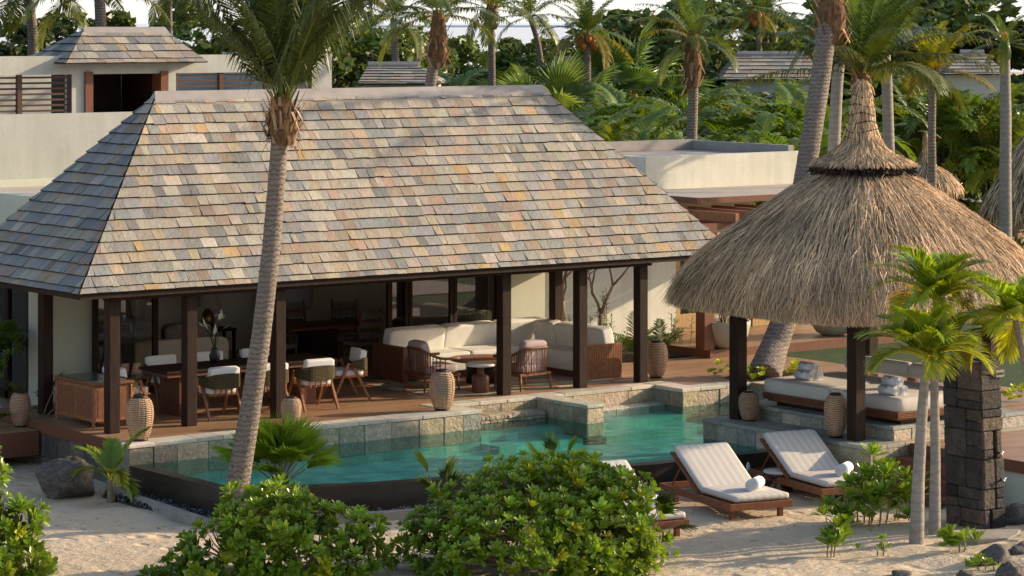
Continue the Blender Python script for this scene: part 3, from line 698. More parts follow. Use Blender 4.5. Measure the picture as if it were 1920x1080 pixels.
e0,e1=axY(123,Yu-.45),axY(388,Yu-.45); r0,r1=axY(158,Yu+.55),axY(308,Yu+.55); zr=zY(158,56,Yu+.55)
dr=MB(); A2,B2,C2,D2=(e0,Yu-.45,ze),(e1,Yu-.45,ze),(e1,Yu+1.55,ze),(e0,Yu+1.55,ze); Q0,Q1=(r0,Yu+.55,zr),(r1,Yu+.55,zr)
slate_face(dr,A2,B2,Q0,Q1,5,thick=.03,w=(.16,.34)); slate_face(dr,D2,A2,Q0,Q0,5,w=(.16,.34)); slate_face(dr,B2,C2,Q1,Q1,5); dr.add([A2,B2,C2,D2,Q0,Q1],[(0,1,5,4),(2,3,4,5),(3,2,1,0)],[(3,0,4),(1,2,5)],(.03,.025,.02))
ro=part('dormer_roof',dr,'slate',ub)
o=part('ridge_cap',ridge_cap(MB(),r0,r1,Yu+.55,zr,.12,.12,.06),'ridge',ub); o.parent=ro; o.location=(0,0,0)

# ------------------------------------------------------------------ annex with parapet and pergola (right, behind)
an=thing('flat_roof_annex','white flat roofed annex with parapet and golden timber framed doors','annex',(14,6,0))
XE=axY(1640,3.95)
w=MB()
w.box(8.001,12.25,4.7,5.0,-.1,2.74); w.box(15.6,XE,4.7,5.0,.16,2.74)
w.box(12.95,17.6,6.5,6.8,2.88,3.56); w.box(12.95,13.2,6.8,10.5,2.88,3.56); w.box(17.4,17.6,6.8,10.5,2.88,3.5); w.box(13.2,17.4,10.3,10.5,2.88,3.45)
part('wall',w,'plaster_pale',an)
w=MB(); w.box(12.2,XE,3.95,6.5,2.78,2.88); w.box(8.0,12.2,5.0,10.5,2.7,2.86); w.box(13.2,17.4,6.8,10.3,3.36,3.47); part('roof',w,'terrace',an)
w=MB(); w.box(13.25,17.35,10.1,10.298,3.475,3.70); w.box(17.25,17.398,6.9,10.09,3.475,3.68); w.box(12.2,12.45,8.6,8.85,2.86,3.5); part('roof_upstand',w,'ridge',an)
def door_leaf(x0,x1,y,zb=.152,zt=2.3):
    f=MB(); f.box(x0,x0+.13,y,y+.08,zb,zt); f.box(x1-.13,x1,y,y+.08,zb,zt); f.box(x0+.13,x1-.13,y,y+.08,zb,zb+.36); f.box(x0+.13,x1-.13,y,y+.08,zt-.2,zt)
    fo=part('garden_door',f,'goldwood',an)
    g=MB(); g.box(x0+.13,x1-.13,y+.035,y+.041,zb+.36,zt-.2); p=part('pane',g,'glass',an); p.parent=fo; p.location=(0,0,0)
    c=curtain(MB(),x0+.1,x1-.1,y+.3,zb+.05,zt,.05,.13); part('curtain',c,'cream_cloth',an,True)
    hb=MB(); hb.sup(x0+.065,y-.03,1.15,.06,.06,.06,1,1,8,6); p=part('handle',hb,'brass',an,True); p.parent=fo; p.location=(0,0,0)
door_leaf(12.25,13.35,4.72); door_leaf(14.3,15.58,4.72)
w=MB(); w.box(12.26,15.6,6.2,6.4,0,2.7); part('inner_wall',w,'plaster_dark',an)
pg=thing('timber_pergola','brown timber pergola frame under the annex roof edge','pergola',(12,3,0.15))
w=MB(); w.box(12.18,XE,3.9,3.945,2.76,2.875); w.box(12.15,12.195,3.9,6.45,2.76,2.875); part('edge_board',w,'redwood',pg)
for i in range(7):
    w=MB(); x=11.9+i*.62; w.box(x,x+.09,2.5,4.66,2.48,2.66); part('rafter',w,'teak',pg)
w=MB(); w.box(11.2,XE-1.5,2.62,2.74,2.3,2.478); w.box(11.2,XE-1,3.7,3.82,2.3,2.478); part('beam',w,'redwood',pg)
q=gp(1322,656,.15)
for x,y in ((q.x,q.y),(q.x+4.2,q.y)):
    w=MB(); w.bbox(x-.13,x+.13,y-.13,y+.13,.152,2.298,.012); part('post',w,'redwood',pg)
def add(root,name,mb,mat,smooth=False,par=None): return mb.build(name,MT[mat] if isinstance(mat,str) else mat,par or root,smooth)
# ================================================================== DINING SET
def dining_chair():
    t=thing('dining_chair','x','chair',group='olive woven dining chairs round the terrace table')
    add(t,'seat_cushion',MB().sup(0,0,.455,.54,.52,.11,.3,.25,24,10),'white_cloth',True)
    f=MB(); f.bbox(-.27,.27,-.25,.27,.375,.405,.008); add(t,'seat_frame',f,'teak')
    for sx in (-1,1):
        for a,b in ((.31,.03),(-.34,-.02)):
            l=MB(); P0=Vector((sx*.315,a,0)); P1=Vector((sx*.30,b,.63))
            d=(P1-P0).normalized(); y=Vector((1,0,0)); z=d.cross(y).normalized()
            w0,w1=.018,.027
            v=[P0+y*i*.018+z*j*w0 for i,j in ((-1,-1),(1,-1),(1,1),(-1,1))]+[P1+y*i*.018+z*j*w1 for i,j in ((-1,-1),(1,-1),(1,1),(-1,1))]
            l.add([tuple(q) for q in v],[(0,3,2,1),(4,5,6,7),(0,1,5,4),(1,2,6,5),(2,3,7,6),(3,0,4,7)]); add(t,'leg',l,'teak')
    # woven band: U round the back
    b=MB(); n=22; ring=[]
    for i in range(n+1):
        a=PI*i/n; s=.12; x=-.335*math.copysign(abs(math.cos(a))**.55,math.cos(a)); y=-.02-.33*abs(math.sin(a))**.6
        k=math.sin(a); ring.append((x,y,.66+.07*k,.54-.05*k if True else .5))
    v=[];
    for (x,y,zt,zb) in ring:
        m=Vector((x,y+.05)); m.normalize()
        v+=[(x,y,zb),(x,y,zt),(x-m.x*.035,y-m.y*.035,zt),(x-m.x*.035,y-m.y*.035,zb)]
    f4=[(4*i+k,4*i+4+k,4*i+4+(k+1)%4,4*i+(k+1)%4) for i in range(n) for k in range(4)]
    b.add(v,f4); add(t,'back_band',b,'olive',False)
    s=MB()
    for x in (-.2,-.1,0,.1,.2): s.bbox(x-.014,x+.014,-.335+.15*x*x,-.31+.15*x*x,.38,.53,.004)
    add(t,'back_slats',s,'teak')
    add(t,'back_cushion',MB().sup(0,-.235,.71,.54,.12,.24,.2,.2,24,12,M=Matrix.Rotation(.18,4,'X')),'white_cloth',True)
    return t
ch=dining_chair(); CH=[]
spots=[(-.78,.62,0,'olive woven dining chair on pool side, nearest the sideboard end of the table'),
       (.12,.60,.04,'olive woven dining chair on pool side, middle of the three behind the tall palm trunk'),
       (1.03,.62,-.03,'olive woven dining chair on pool side, beside the small lantern end nearest the sofa'),
       (-1.95,1.42,-PI/2+.1,'olive woven dining chair at the table head beside the wooden sideboard'),
       (2.15,1.32,PI/2-.25,'olive woven dining chair at the table end nearest the sofa, turned slightly outwards'),
       (-.78,2.15,PI,'dining chair on house side of the table, nearest the sideboard'),
       (.12,2.15,PI,'dining chair on house side of the table, next to the flower vase'),
       (1.03,2.15,PI,'dining chair on house side of the table, nearest the sofa, mostly behind a post')]
for i,(x,y,r,lab) in enumerate(spots):
    if i==0: ch.location=(x,y,0); ch.rotation_euler=(0,0,r); ch['label']=lab
    else: dup(ch,(x,y,0),r,lab)
tb=thing('dining_table','long dark timber dining table on slab legs set with eight chairs','table',(.12,1.4,0))
m=MB(); m.bbox(-1.62,1.62,-.46,.46,.70,.75,.01); add(tb,'table_top',m,'darkwood')
m=MB(); m.box(-1.58,1.58,-.42,.42,.64,.699); add(tb,'apron',m,'redwood')
for x in (-1.15,1.15):
    m=MB(); m.bbox(x-.16,x+.16,-.32,.32,0,.639,.01); add(tb,'leg',m,'redwood')
vz=thing('flower_vase','dark vase of pale anthurium flowers standing on the dining table','vase',(-.28,1.5,.75))
m=MB(); m.lathe([(.05,0),(.085,.06),(.09,.14),(.05,.22),(.055,.25)],16); add(vz,'vessel',m,'black',True)
m=MB(); mf=MB()
for k in range(9):
    a=k*2.4; r=.06+.13*rnd.random(); h=.42+.35*rnd.random(); p=(r*math.cos(a),r*math.sin(a),h)
    m.tube([(0,0,.2),(p[0]*.4,p[1]*.4,.2+h*.35),p],.006,5)
    if k<6:
        M=T(*p,rz=a,ry=rnd.uniform(-.9,.2)); q=[(0,0,0),(.07,-.055,.01),(.16,0,.05),(.07,.055,.01)]; mf.add(tr(np.array(q),M),[(0,1,2,3)])
    else:
        M=T(*p,rz=a,ry=-1.); mf.add(tr(np.array([(0,-.02,0),(.1,-.035,0),(.24,0,.02),(.1,.035,0)]),M),[(0,1,2,3)])
add(vz,'stems',m,'darkleaf'); add(vz,'blossoms',mf,'flower_white')

# sideboard with bobbin legs
sb=thing('sideboard','teak sideboard with green stone top and bobbin turned corner posts','sideboard',(-2.66,1.22,0))
m=MB(); m.bbox(-.33,.33,-.6,.6,.10,.66,.006); add(sb,'cabinet',m,'teak')
m=MB(); m.bbox(-.37,.37,-.65,.65,.665,.715,.01); add(sb,'top_frame',m,'teak2')
m=MB(); m.box(-.30,.30,-.58,.58,.712,.722); add(sb,'stone_top',m,'green_stone')
for sx in (-1,1):
    for sy in (-1,1):
        prof=[(.012,0),(.02,.03)]
        for k in range(15): z=.05+k*.041; prof+=[(.018,z-.018),(.034,z),(.018,z+.018)]
        add(sb,'leg',MB().lathe(prof+[(.02,.664)],12,(sx*.33,sy*.6,0)),'teak',True)
for sy in (-1,1):
    m=MB(); m.box(-.335,-.331,sy*.29-.26,sy*.29+.26,.16,.6); add(sb,'door',m,'teak2')
    m=MB(); m.box(-.25,.25,-.606,-.602,.16,.6)
add(sb,'side_panel',m,'teak2')

# ================================================================== LOUNGE SET
rug=MB(); rug.box(3.45,7.62,.32,3.0,.001,.012); tag(rug.build('rug',MT['rug']),'rust, cream and green patterned rug under the corner sofa','rug')
sf=thing('corner_sofa','L shaped cream corner sofa with timber plinth and slatted wooden ends','sofa',(5.9,2.4,0))
m=MB(); m.box(4.22,7.62,2.5,3.32,.02,.14); m.box(6.95,7.62,.84,2.499,.02,.14); part('plinth',m,'redwood',sf)
m=MB(); m.bbox(4.1,4.2,2.42,3.38,.012,.62,.01)
for k in range(22): y=2.44+k*.0425; m.box(4.09,4.1005,y,y+.03,.03,.61)
part('end_panel',m,'teak2',sf)
m=MB(); m.bbox(6.88,7.68,.74,.82,.012,.62,.01)
for k in range(20): x=6.895+k*.039; m.box(x,x+.028,.728,.7405,.03,.61)
part('end_panel',m,'teak',sf)
sx=[4.22,5.5,6.78]
for a,b in ((4.21,5.52),(5.53,6.84)): part('seat_cushion',MB().sup((a+b)/2,2.84,.30,b-a,.98,.34,.12,.07,44,12),'cream_cloth',sf,True)
part('seat_cushion',MB().sup(7.23,2.84,.30,.80,.98,.34,.12,.07,40,12),'cream_cloth',sf,True)
part('seat_cushion',MB().sup(7.25,1.59,.30,.78,1.5,.34,.12,.07,44,12),'cream_cloth',sf,True)
for px0,px1 in ((726,831),(829,928),(926,1020)):
    x0,x1=axY(px0,3.1),axY(px1,3.1); part('back_cushion',MB().sup((x0+x1)/2,3.14,.66,x1-x0,.24,.44,.22,.16,36,14,M=Matrix.Rotation(.2,4,'X')),'cream_cloth',sf,True)
for y0,y1 in ((2.35,2.98),(1.62,2.33),(.88,1.60)):
    part('back_cushion',MB().sup(7.5,(y0+y1)/2,.66,.24,y1-y0,.44,.22,.16,36,14,M=Matrix.Rotation(-.2,4,'Y')@Matrix.Identity(4)),'cream_cloth',sf,True)
def armchair():
    t=thing('armchair','x','armchair',group='spindle back armchairs by the coffee table') # faces +Y
    m=MB(); m.bbox(-.36,.36,-.34,.36,.25,.30,.008); add(t,'seat_frame',m,'teak2')
    for sx in (-1,1):
        for sy in (-1,1): add(t,'leg',MB().tube([(sx*.33,sy*.31,.25),(sx*.35,sy*.34,0)],[.026,.014],10),'teak2',True)
    rail=[]; n=26
    for i in range(n+1):
        a=PI*i/n; c=math.cos(a); s=math.sin(a); x=-.37*math.copysign(abs(c)**.5,c); y=.34-.72*abs(s)**.45 if i not in (0,n) else .34
        rail.append((x,y,.56+.17*max(0,min(1,s*1.35-.25))))
    add(t,'top_rail',MB().tube(rail,.024,8),'teak2',True)
    sp=MB()
    for i in range(1,n):
        x,y,z=rail[i]; sp.tube([(x*.95,min(.33,y*.95),.29),(x,y,z)],.010,6)
    add(t,'spindles',sp,'teak2',True)
    add(t,'seat_cushion',MB().sup(0,.03,.37,.64,.64,.16,.3,.22,28,12),'pink_cloth',True)
    add(t,'back_cushion',MB().sup(0,-.24,.63,.56,.17,.46,.35,.35,24,14,M=Matrix.Rotation(.22,4,'X')),'pink_cloth',True)
    return t
ac=armchair(); ac.location=(3.95,1.32,.012); ac.rotation_euler=(0,0,-PI/2-.12); ac['label']='dusty pink spindle back armchair seen from its side, left of the coffee table'
dup(ac,(5.3,.52,.012),.08,'dusty pink spindle back armchair with its back to the pool, behind the dark posts')
s=thing('side_table','round pale topped side table on thick turned brown pedestal by armchair','side table',(4.42,.55,.012))
add(s,'pedestal',MB().lathe([(.145,0),(.15,.02),(.15,.27),(.13,.29),(.06,.31),(.06,.42),(.1,.445)],28),'redwood',True)
add(s,'table_top',MB().lathe([(.235,.446),(.26,.452),(.26,.485),(.25,.492)],32),'white_top',True)
s=thing('coffee_table','round timber coffee table on dark drum base between armchairs and sofa','coffee table',(5.25,1.62,.012))
add(s,'base',MB().lathe([(.3,0),(.3,.38)],28),'darkwood',True)
add(s,'table_top',MB().lathe([(.55,.381),(.58,.39),(.58,.42),(.57,.425)],40),'teak',True)

# ================================================================== LANTERNS
MT['wicker_rib']=std('wicker_rib',(.45,.27,.16),.6,.15)
def lantern():
    t=thing('lantern','x','lantern',group='barrel shaped woven lanterns')
    prof=[(.115,.03),(.14,.06),(.17,.14),(.195,.25),(.207,.34),(.21,.42),(.20,.51),(.175,.58),(.14,.62),(.10,.638)]
    add(t,'wicker_shade',MB().lathe(prof,32,cap=False),'wicker',True)
    r=MB()
    for k in range(12):
        a=2*PI*k/12; r.tube([((q[0]+.002)*math.cos(a),(q[0]+.002)*math.sin(a),q[1]) for q in prof],.0035,4)
    add(t,'ribs',r,'wicker_rib')
    add(t,'base_ring',MB().lathe([(.10,0),(.125,.005),(.125,.028),(.1,.034)],28),'black',True)
    add(t,'top_ring',MB().lathe([(.07,.632),(.108,.634),(.108,.655),(.085,.668),(.06,.668)],28),'black',True)
    add(t,'candle_glass',MB().lathe([(.05,.035),(.055,.04),(.055,.19),(.05,.2)],16),'glassware',True)
    return t
ln=lantern()
for i,(px,py,z,s,lab) in enumerate([(262,826,.012,(1,1,1.03),'large woven lantern on the coping at the sideboard end of the terrace'),
    (546,799,.012,(.79,.79,.70),'small woven lantern on the coping right of the tall palm trunk'),
    (829,769,.014,(1.,1.,1.),'large woven lantern on the projecting corner of the coping before the sofa'),
    (1231,708,0,(.97,.97,1.),'woven lantern on the sunny deck beside the last terrace post'),
    (1404,789,.012,(.78,.78,.72),'small woven lantern between pool and daybed at the gazebo corner post'),
    (1567,820,.012,(.84,.84,1.02),'tall shaded woven lantern against the front gazebo post')]):
    p=gp(px,py,z)
    if i==0: ln.location=p; ln.scale=s; ln['label']=lab
    else: dup(ln,p,i*.7,lab,scale=s)
p=gp(38,800,-.12); dup(ln,(p.x,p.y,-.12),.3,'woven lantern in shade on the low deck at far left edge',scale=(.8,.8,.85))

# ================================================================== GAZEBO
gz=thing('thatched_gazebo','square thatched gazebo with tall spire on four dark posts over a daybed','gazebo',(7.12,-6.0,0))
GC=(7.12,-6.0)
GP=[(5.78,-4.56),(5.66,-7.40),(8.50,-7.45),(8.72,-4.5)]
for i,(x,y) in enumerate(GP):
    m=MB(); m.bbox(x-.105,x+.105,y-.105,y+.105,.011 if i<2 else .24,2.3,.012); part('post',m,'darkwood',gz)
m=MB()
for (a,b) in ((0,1),(1,2),(2,3),(3,0)):
    (xa,ya),(xb,yb)=GP[a],GP[b]; m.tube([(xa,ya,2.05),(xb,yb,2.05)],.07,6)
part('beam',m,'darkwood',gz)
GPROF=[(2.28,1.99,3.2),(2.48,1.87,3.4),(2.58,1.93,3.4),(2.60,2.08,3.3),(2.54,2.32,3.1),(2.34,2.64,2.9),(1.97,3.0,2.6),(1.46,3.42,2.4),(1.02,3.72,2.2),(.74,3.90,2.1),(.60,3.98,2.)]
def thatch_pt(th,t,off=0.,prof=GPROF):
    u=t*(len(prof)-1); i=min(int(u),len(prof)-2); f=u-i
    a,z,p=[prof[i][k]*(1-f)+prof[i+1][k]*f for k in range(3)]
    c,s=math.cos(th),math.sin(th); r=(a+off)/((abs(c)**p+abs(s)**p)**(1/p))
    return Vector((r*c,r*s,z+off*.35))
STRAW=[(0.65, 0.428, 0.224), (0.739, 0.51, 0.284), (0.504, 0.316, 0.163), (0.358, 0.224, 0.12), (0.829, 0.602, 0.353), (0.605, 0.388, 0.198), (0.269, 0.163, 0.095), (0.694, 0.459, 0.241), (0.56, 0.408, 0.258)]
def thatch(mb_base,mb_str,prof,nstr,ln_=(.22,.5),wd=(.006,.014),nth=72,seed=1,t0=.12,lift=.05,inner=None,sc=1.,zmin=None):
    rg=random.Random(seed); n=(len(prof)-1)*3
    v=[tuple(thatch_pt(2*PI*k/nth,i/n,-.02,prof)) for i in range(n+1) for k in range(nth)]
    mb_base.add(v,[(i*nth+k,i*nth+(k+1)%nth,(i+1)*nth+(k+1)%nth,(i+1)*nth+k) for i in range(n) for k in range(nth)])
    V=[];F=[];C=[]
    tmax=len(prof)-1
    for _ in range(nstr):
        th=rg.uniform(0,2*PI)
        t=1-(1-t0)*math.sqrt(rg.random())
        if rg.random()<.18: t=rg.uniform(t0,t0+.14)
        L=rg.uniform(*ln_)*sc; w=rg.uniform(*wd)*sc
        P=thatch_pt(th,t,rg.uniform(.0,lift),prof); Q=thatch_pt(th+rg.gauss(0,.02),max(.0,t-.06),rg.uniform(.0,lift),prof)
        d=(Q-P); 
        if d.length<1e-5: continue
        d.normalize()
        if rg.random()<.1: d=(d+Vector((rg.gauss(0,.2),rg.gauss(0,.2),rg.gauss(0,.08)))).normalized()
        n_=Vector((math.cos(th),math.sin(th),.5)).normalized(); sd=d.cross(n_).normalized()
        sd=(sd+n_*rg.uniform(-.7,.7)).normalized()
        Mid=P+d*L*.55+n_*rg.uniform(.0,.03)*sc; E=P+d*L-n_*.0+Vector((0,0,-.05*L))
        if zmin is not None and E.z<zmin:
            fz=max(.12,(P.z-zmin-rg.uniform(-.02,.03))/max(.02,P.z-E.z)); Mid=P.lerp(Mid,fz); E=P.lerp(E,fz)
        k=len(V); V+=[P-sd*w,P+sd*w,Mid-sd*w,Mid+sd*w,E-sd*w*.5,E+sd*w*.5]; F+=[(k,k+1,k+3,k+2),(k+2,k+3,k+5,k+4)]
        c=rg.choice(STRAW); b=rg.uniform(.7,1.25)*(1+.22*math.sin(th*5+t*9)*math.sin(th*11-t*6)+.12*math.sin(t*26)); 
        C+=[tuple(x*b for x in c)]*6
    mb_str.add([tuple(q) for q in V],F,c=np.array(C))
b1,b2=MB(),MB(); thatch(b1,b2,GPROF,64000,(.22,.55),(.002,.006),seed=3,zmin=1.84)
add(gz,'thatch_roof',b1,'thatch',True); TR=[c for c in gz.children if c.name.startswith('thatch_roof')][0]
b2.build('straw',MT['straw'],TR)
SPROF=[(.76,4.11,2.),(.66,4.17,2.),(.50,4.24,2.),(.345,4.36,2.),(.25,4.50,2.),(.195,4.70,2.),(.16,4.95,2.),(.12,5.2,2.),(.085,5.38,2.),(.04,5.44,2.)]
b1,b2=MB(),MB(); thatch(b1,b2,SPROF,8000,(.14,.3),(.0025,.007),40,5,.08,.018,zmin=4.06)
b1.lathe([(.72,4.01),(.5,4.0)],24)
sp_=b1.build('spire',MT['thatch'],gz,True); b2.build('straw',MT['straw'],sp_)
b=MB(); V=[];F=[]
for k in range(1500):
    a=rnd.uniform(0,2*PI); r=rnd.gauss(.74,.03); z=rnd.gauss(4.02,.028); p=Vector((r*math.cos(a),r*math.sin(a),z)); q=p+Vector((-math.sin(a)*rnd.gauss(0,.06),math.cos(a)*rnd.gauss(0,.06),rnd.gauss(-.02,.04)))+Vector((math.cos(a),math.sin(a),0))*rnd.gauss(.02,.03)
    w=Vector((rnd.gauss(0,.006),rnd.gauss(0,.006),.008)); i=len(V); V+=[p-w,p+w,q+w,q-w]; F.append((i,i+1,i+2,i+3))
b.add([tuple(v) for v in V],F,c=(.035,.022,.016))
ringp=[(.71*math.cos(a),.71*math.sin(a),4.03) for a in np.linspace(0,2*PI,41)]; b.tube(ringp,.05,8,c=(.02,.013,.01))
b.build('binding_rope',MT['straw'],gz)
b=MB()
for z,r in ((4.5,.265),(4.62,.235),(4.75,.205),(4.88,.188),(5.02,.165),(5.17,.14)):
    b.tube([((r+.012)*math.cos(a),(r+.012)*math.sin(a),z+.03*math.sin(a*2+z*9)) for a in np.linspace(0,2*PI,31)],.008,5)
add(gz,'twine',b,'darkwood')

# daybed
db=thing('daybed','wide grey canvas daybed with two mattresses and long bolster under the gazebo','daybed',(7.05,-6.27,.225))
m=MB(); m.box(6.3,7.75,-7.7,-4.9,.226,.30); part('plinth',m,'darkwood',db)
m=MB(); m.box(6.18,7.88,-7.76,-4.82,.30,.33)
for k in range(4): z=.33+k*.026; m.bbox(6.13-.008*k,7.9,-7.82-.008*k,-4.76,z+.004,z+.024,.005)
m.box(6.2,7.86,-7.74,-4.84,.33,.43); part('slatted_base',m,'teak2',db)
for y0,y1 in ((-7.84,-6.27),(-6.27,-4.72)): part('mattress',MB().sup(6.98,(y0+y1)/2,.535,1.68,y1-y0,.23,.16,.10,64,14),'grey_cloth',db,True)
for y0,y1 in ((-7.75,-6.32),(-6.32,-4.85)):
    o_=MB(); o_.lathe([(.02,0),(.09,.006),(.118,.03),(.128,.09),(.13,(y1-y0)/2),(.128,y1-y0-.09),(.118,y1-y0-.03),(.09,y1-y0-.006),(.02,y1-y0)],26)
    for i in range(len(o_.V)): o_.V[i]=tr(o_.V[i],T(7.9,y1,.80,rx=PI/2))
    part('bolster',o_,'grey_cloth',db,True)
m=MB()
for y in (-7.4,-6.3,-5.2): m.bbox(7.9,7.97,y-.1,y+.1,.226,.78,.006)
part('bolster_support',m,'redwood',db)

# ================================================================== TOWELS
def towel():
    t=thing('rolled_towel','x','towel')
    b=MB(); n=110; turns=4.3; Lh=.19; v=[]
    for i in range(n+1):
        a=2*PI*turns*i/n; r=.012+.074*i/n
        for y,rr in ((-Lh,-.006),(-Lh-.006,0),(Lh+.006,0),(Lh,-.006)): v.append(((r+rr)*math.cos(a),y,(r+rr)*math.sin(a)))
    f=[(4*i+k,4*i+4+k,4*i+4+k+1,4*i+k+1) for i in range(n) for k in range(3)]; b.add(v,f)
    for s in (-1,1): b.add([(.083*math.cos(a),s*(Lh-.012),.083*math.sin(a)) for a in np.linspace(0,2*PI,25)[:-1]]+[(0,s*(Lh-.012),0)],None,[(i,(i+1)%24,24) if s<0 else ((i+1)%24,i,24) for i in range(24)])
    add(t,'roll',b,'towel',True)
    return t
def emblem(t):
    # small leaf emblem on the upper-left flank, stitched flat on the cloth
    b=MB(); r=.0885; pts=[(0,-.03),(.012,-.012),(.014,.006),(.006,.022),(0,.032),(-.006,.022),(-.014,.006),(-.012,-.012)]
    a0=math.radians(140); v=[]
    for u,w in pts: a=a0-w/r; v.append((r*math.cos(a),u,r*math.sin(a)))
    v.append((r*math.cos(a0),0,r*math.sin(a0))); b.add(v,None,[(8,i,(i+1)%8) for i in range(8)]); add(t,'emblem',b,'mark')
tw=towel(); TW=[]
tv=[c for c in tw.children]
emb=towel(); emblem(emb)
def ptow(first,src,loc,rz,lab,grp=None):
    if first: src.scale=(.88,)*3; src.location=loc; src.rotation_euler=(0,0,rz); src['label']=lab; (src.__setitem__('group',grp) if grp else None); return src
    return dup(src,loc,rz,lab,grp,.88)
zt=.65
fe=True
for (px,py,who) in ((1508,712,'far'),(1666,740,'near')):
    c=gp(px,py,zt)
    nm='left daybed pile' if who=='far' else 'daybed pile nearest the shower'
    d=Vector((math.cos(.0),0,0))
    ptow(fe,emb,(c.x,c.y,zt+.075),.05,'rolled white towel with leaf emblem, front lower roll of the '+nm,'towel piles on the daybed'); 
    ptow(fe,tw,(c.x+.16,c.y-.02,zt+.075),0,'plain white rolled towel, rear roll of the '+nm,'towel piles on the daybed')
    dup(emb,(c.x+.08,c.y,zt+.205),.02,'rolled white towel with leaf emblem, topmost of the '+nm,'towel piles on the daybed',.88); fe=False

# ================================================================== LOUNGERS
def lounger():
    t=thing('sun_lounger','x','sun lounger',group='striped cushion sun loungers on the sand') # origin: foot end centre on ground, head toward +Y
    W=.51; L=2.12
    m=MB(); m.bbox(-W,W,0,.04,.15,.25,.006); m.bbox(-W,W,L-.04,L,.15,.25,.006); m.bbox(-W,-W+.045,.04,L-.04,.15,.25,.006); m.bbox(W-.045,W,.04,L-.04,.15,.25,.006)
    add(t,'frame',m,'teak2')
    m=MB(); 
    for k in range(9): y=.07+k*.12; m.box(-W+.045,W-.045,y,y+.075,.215,.235)
    add(t,'slats',m,'teak2')
    for x in (-W+.12,W-.12):
        for y in (.16,L-.3): 
            m=MB(); m.bbox(x-.035,x+.035,y-.035,y+.035,0,.15,.004); add(t,'leg',m,'teak2')
    a=math.radians(31); piv=1.06; Lb=.95
    m=MB(); M_=T(0,piv,.25,rx=a); m.box(-W+.06,-W+.1,0,Lb,-.03,0,M=M_); m.box(W-.1,W-.06,0,Lb,-.03,0,M=M_)
    for k in range(8): m.box(-W+.1,W-.1,.03+k*.12,.1+k*.12,-.025,-.005,M=M_)
    for x in (-W+.12,W-.12): m.tube([tr(np.array([(x,Lb*.7,-.03)]),M_)[0],(x,piv+Lb*.95,.2)],.014,6)
    add(t,'backrest',m,'teak2')
    add(t,'seat_cushion',MB().sup(.04,piv/2+.03,.30,.90,piv-.02,.10,.3,.10,40,10),'canvas',True)
    b=MB().sup(.04,0,0,.90,Lb+.06,.10,.3,.10,40,10); b.V=[tr(v,M_@T(0,Lb/2,.05)) for v in b.V]
    add(t,'back_cushion',b,'canvas',True)
    return t
lg=lounger()
rz=-.2; base=Vector((2.53,-8.78,0))
for i,(dx,dy,lab) in enumerate([(0,0,'striped cream sun lounger in the middle, fully in view on the sand'),(1.83,.10,'striped cream sun lounger closest to the stone platform and small shrubs'),(-1.94,-.03,'striped cream sun lounger half hidden behind the big round shrub')]):
    x,y=base.x+dx,base.y+dy; z=float(sand_z(x,y+.8))-.005
    if i==0: lg.location=(x,y,z); lg.rotation_euler=(0,0,rz); lg['label']=lab
    else: dup(lg,(x,y,z),rz,lab)
    c=Vector((x,y,0))+Vector((math.sin(.2)*.42+.03,math.cos(.2)*.42,0))
    dup(tw,(c.x+.12,c.y,z+.35+.085),-1.08,['rolled white towel on the middle sun lounger','rolled white towel on the lounger closest to the stone platform','rolled white towel on the lounger half hidden by the round shrub'][i],'towels on the loungers',1.)
s=thing('drum_table','low round glazed brown drum table with pale top between two loungers','side table',(*gp(1462,927,-.7)[:2],-.7))
add(s,'drum',MB().lathe([(.16,0),(.19,.03),(.20,.13),(.15,.2),(.17,.25),(.235,.29),(.245,.33)],28),'brown_glaze',True)
add(s,'table_top',MB().lathe([(.245,.331),(.25,.35),(.23,.362)],28),'white_top',True)
q=gp(1412,912,-.7)
s=thing('box_table','low dark timber box table at the head of the loungers','side table',(q.x+.1,q.y+.25,-.7))
m=MB(); m.bbox(-.22,.22,-.2,.2,.16,.2,.006); add(s,'table_top',m,'darkwood')
m=MB(); m.box(-.2,.2,-.18,.18,.0,.159); add(s,'body',m,'redwood')
s=thing('lotion_bottle','small white bottle standing on the dark box table','bottle',(q.x+.08,q.y+.2,-.499))
add(s,'body',MB().lathe([(.03,0),(.032,.01),(.032,.10),(.015,.12),(.015,.14)],14),'white_top',True); add(s,'cap',MB().lathe([(.018,.141),(.018,.17)],12),'black',True)

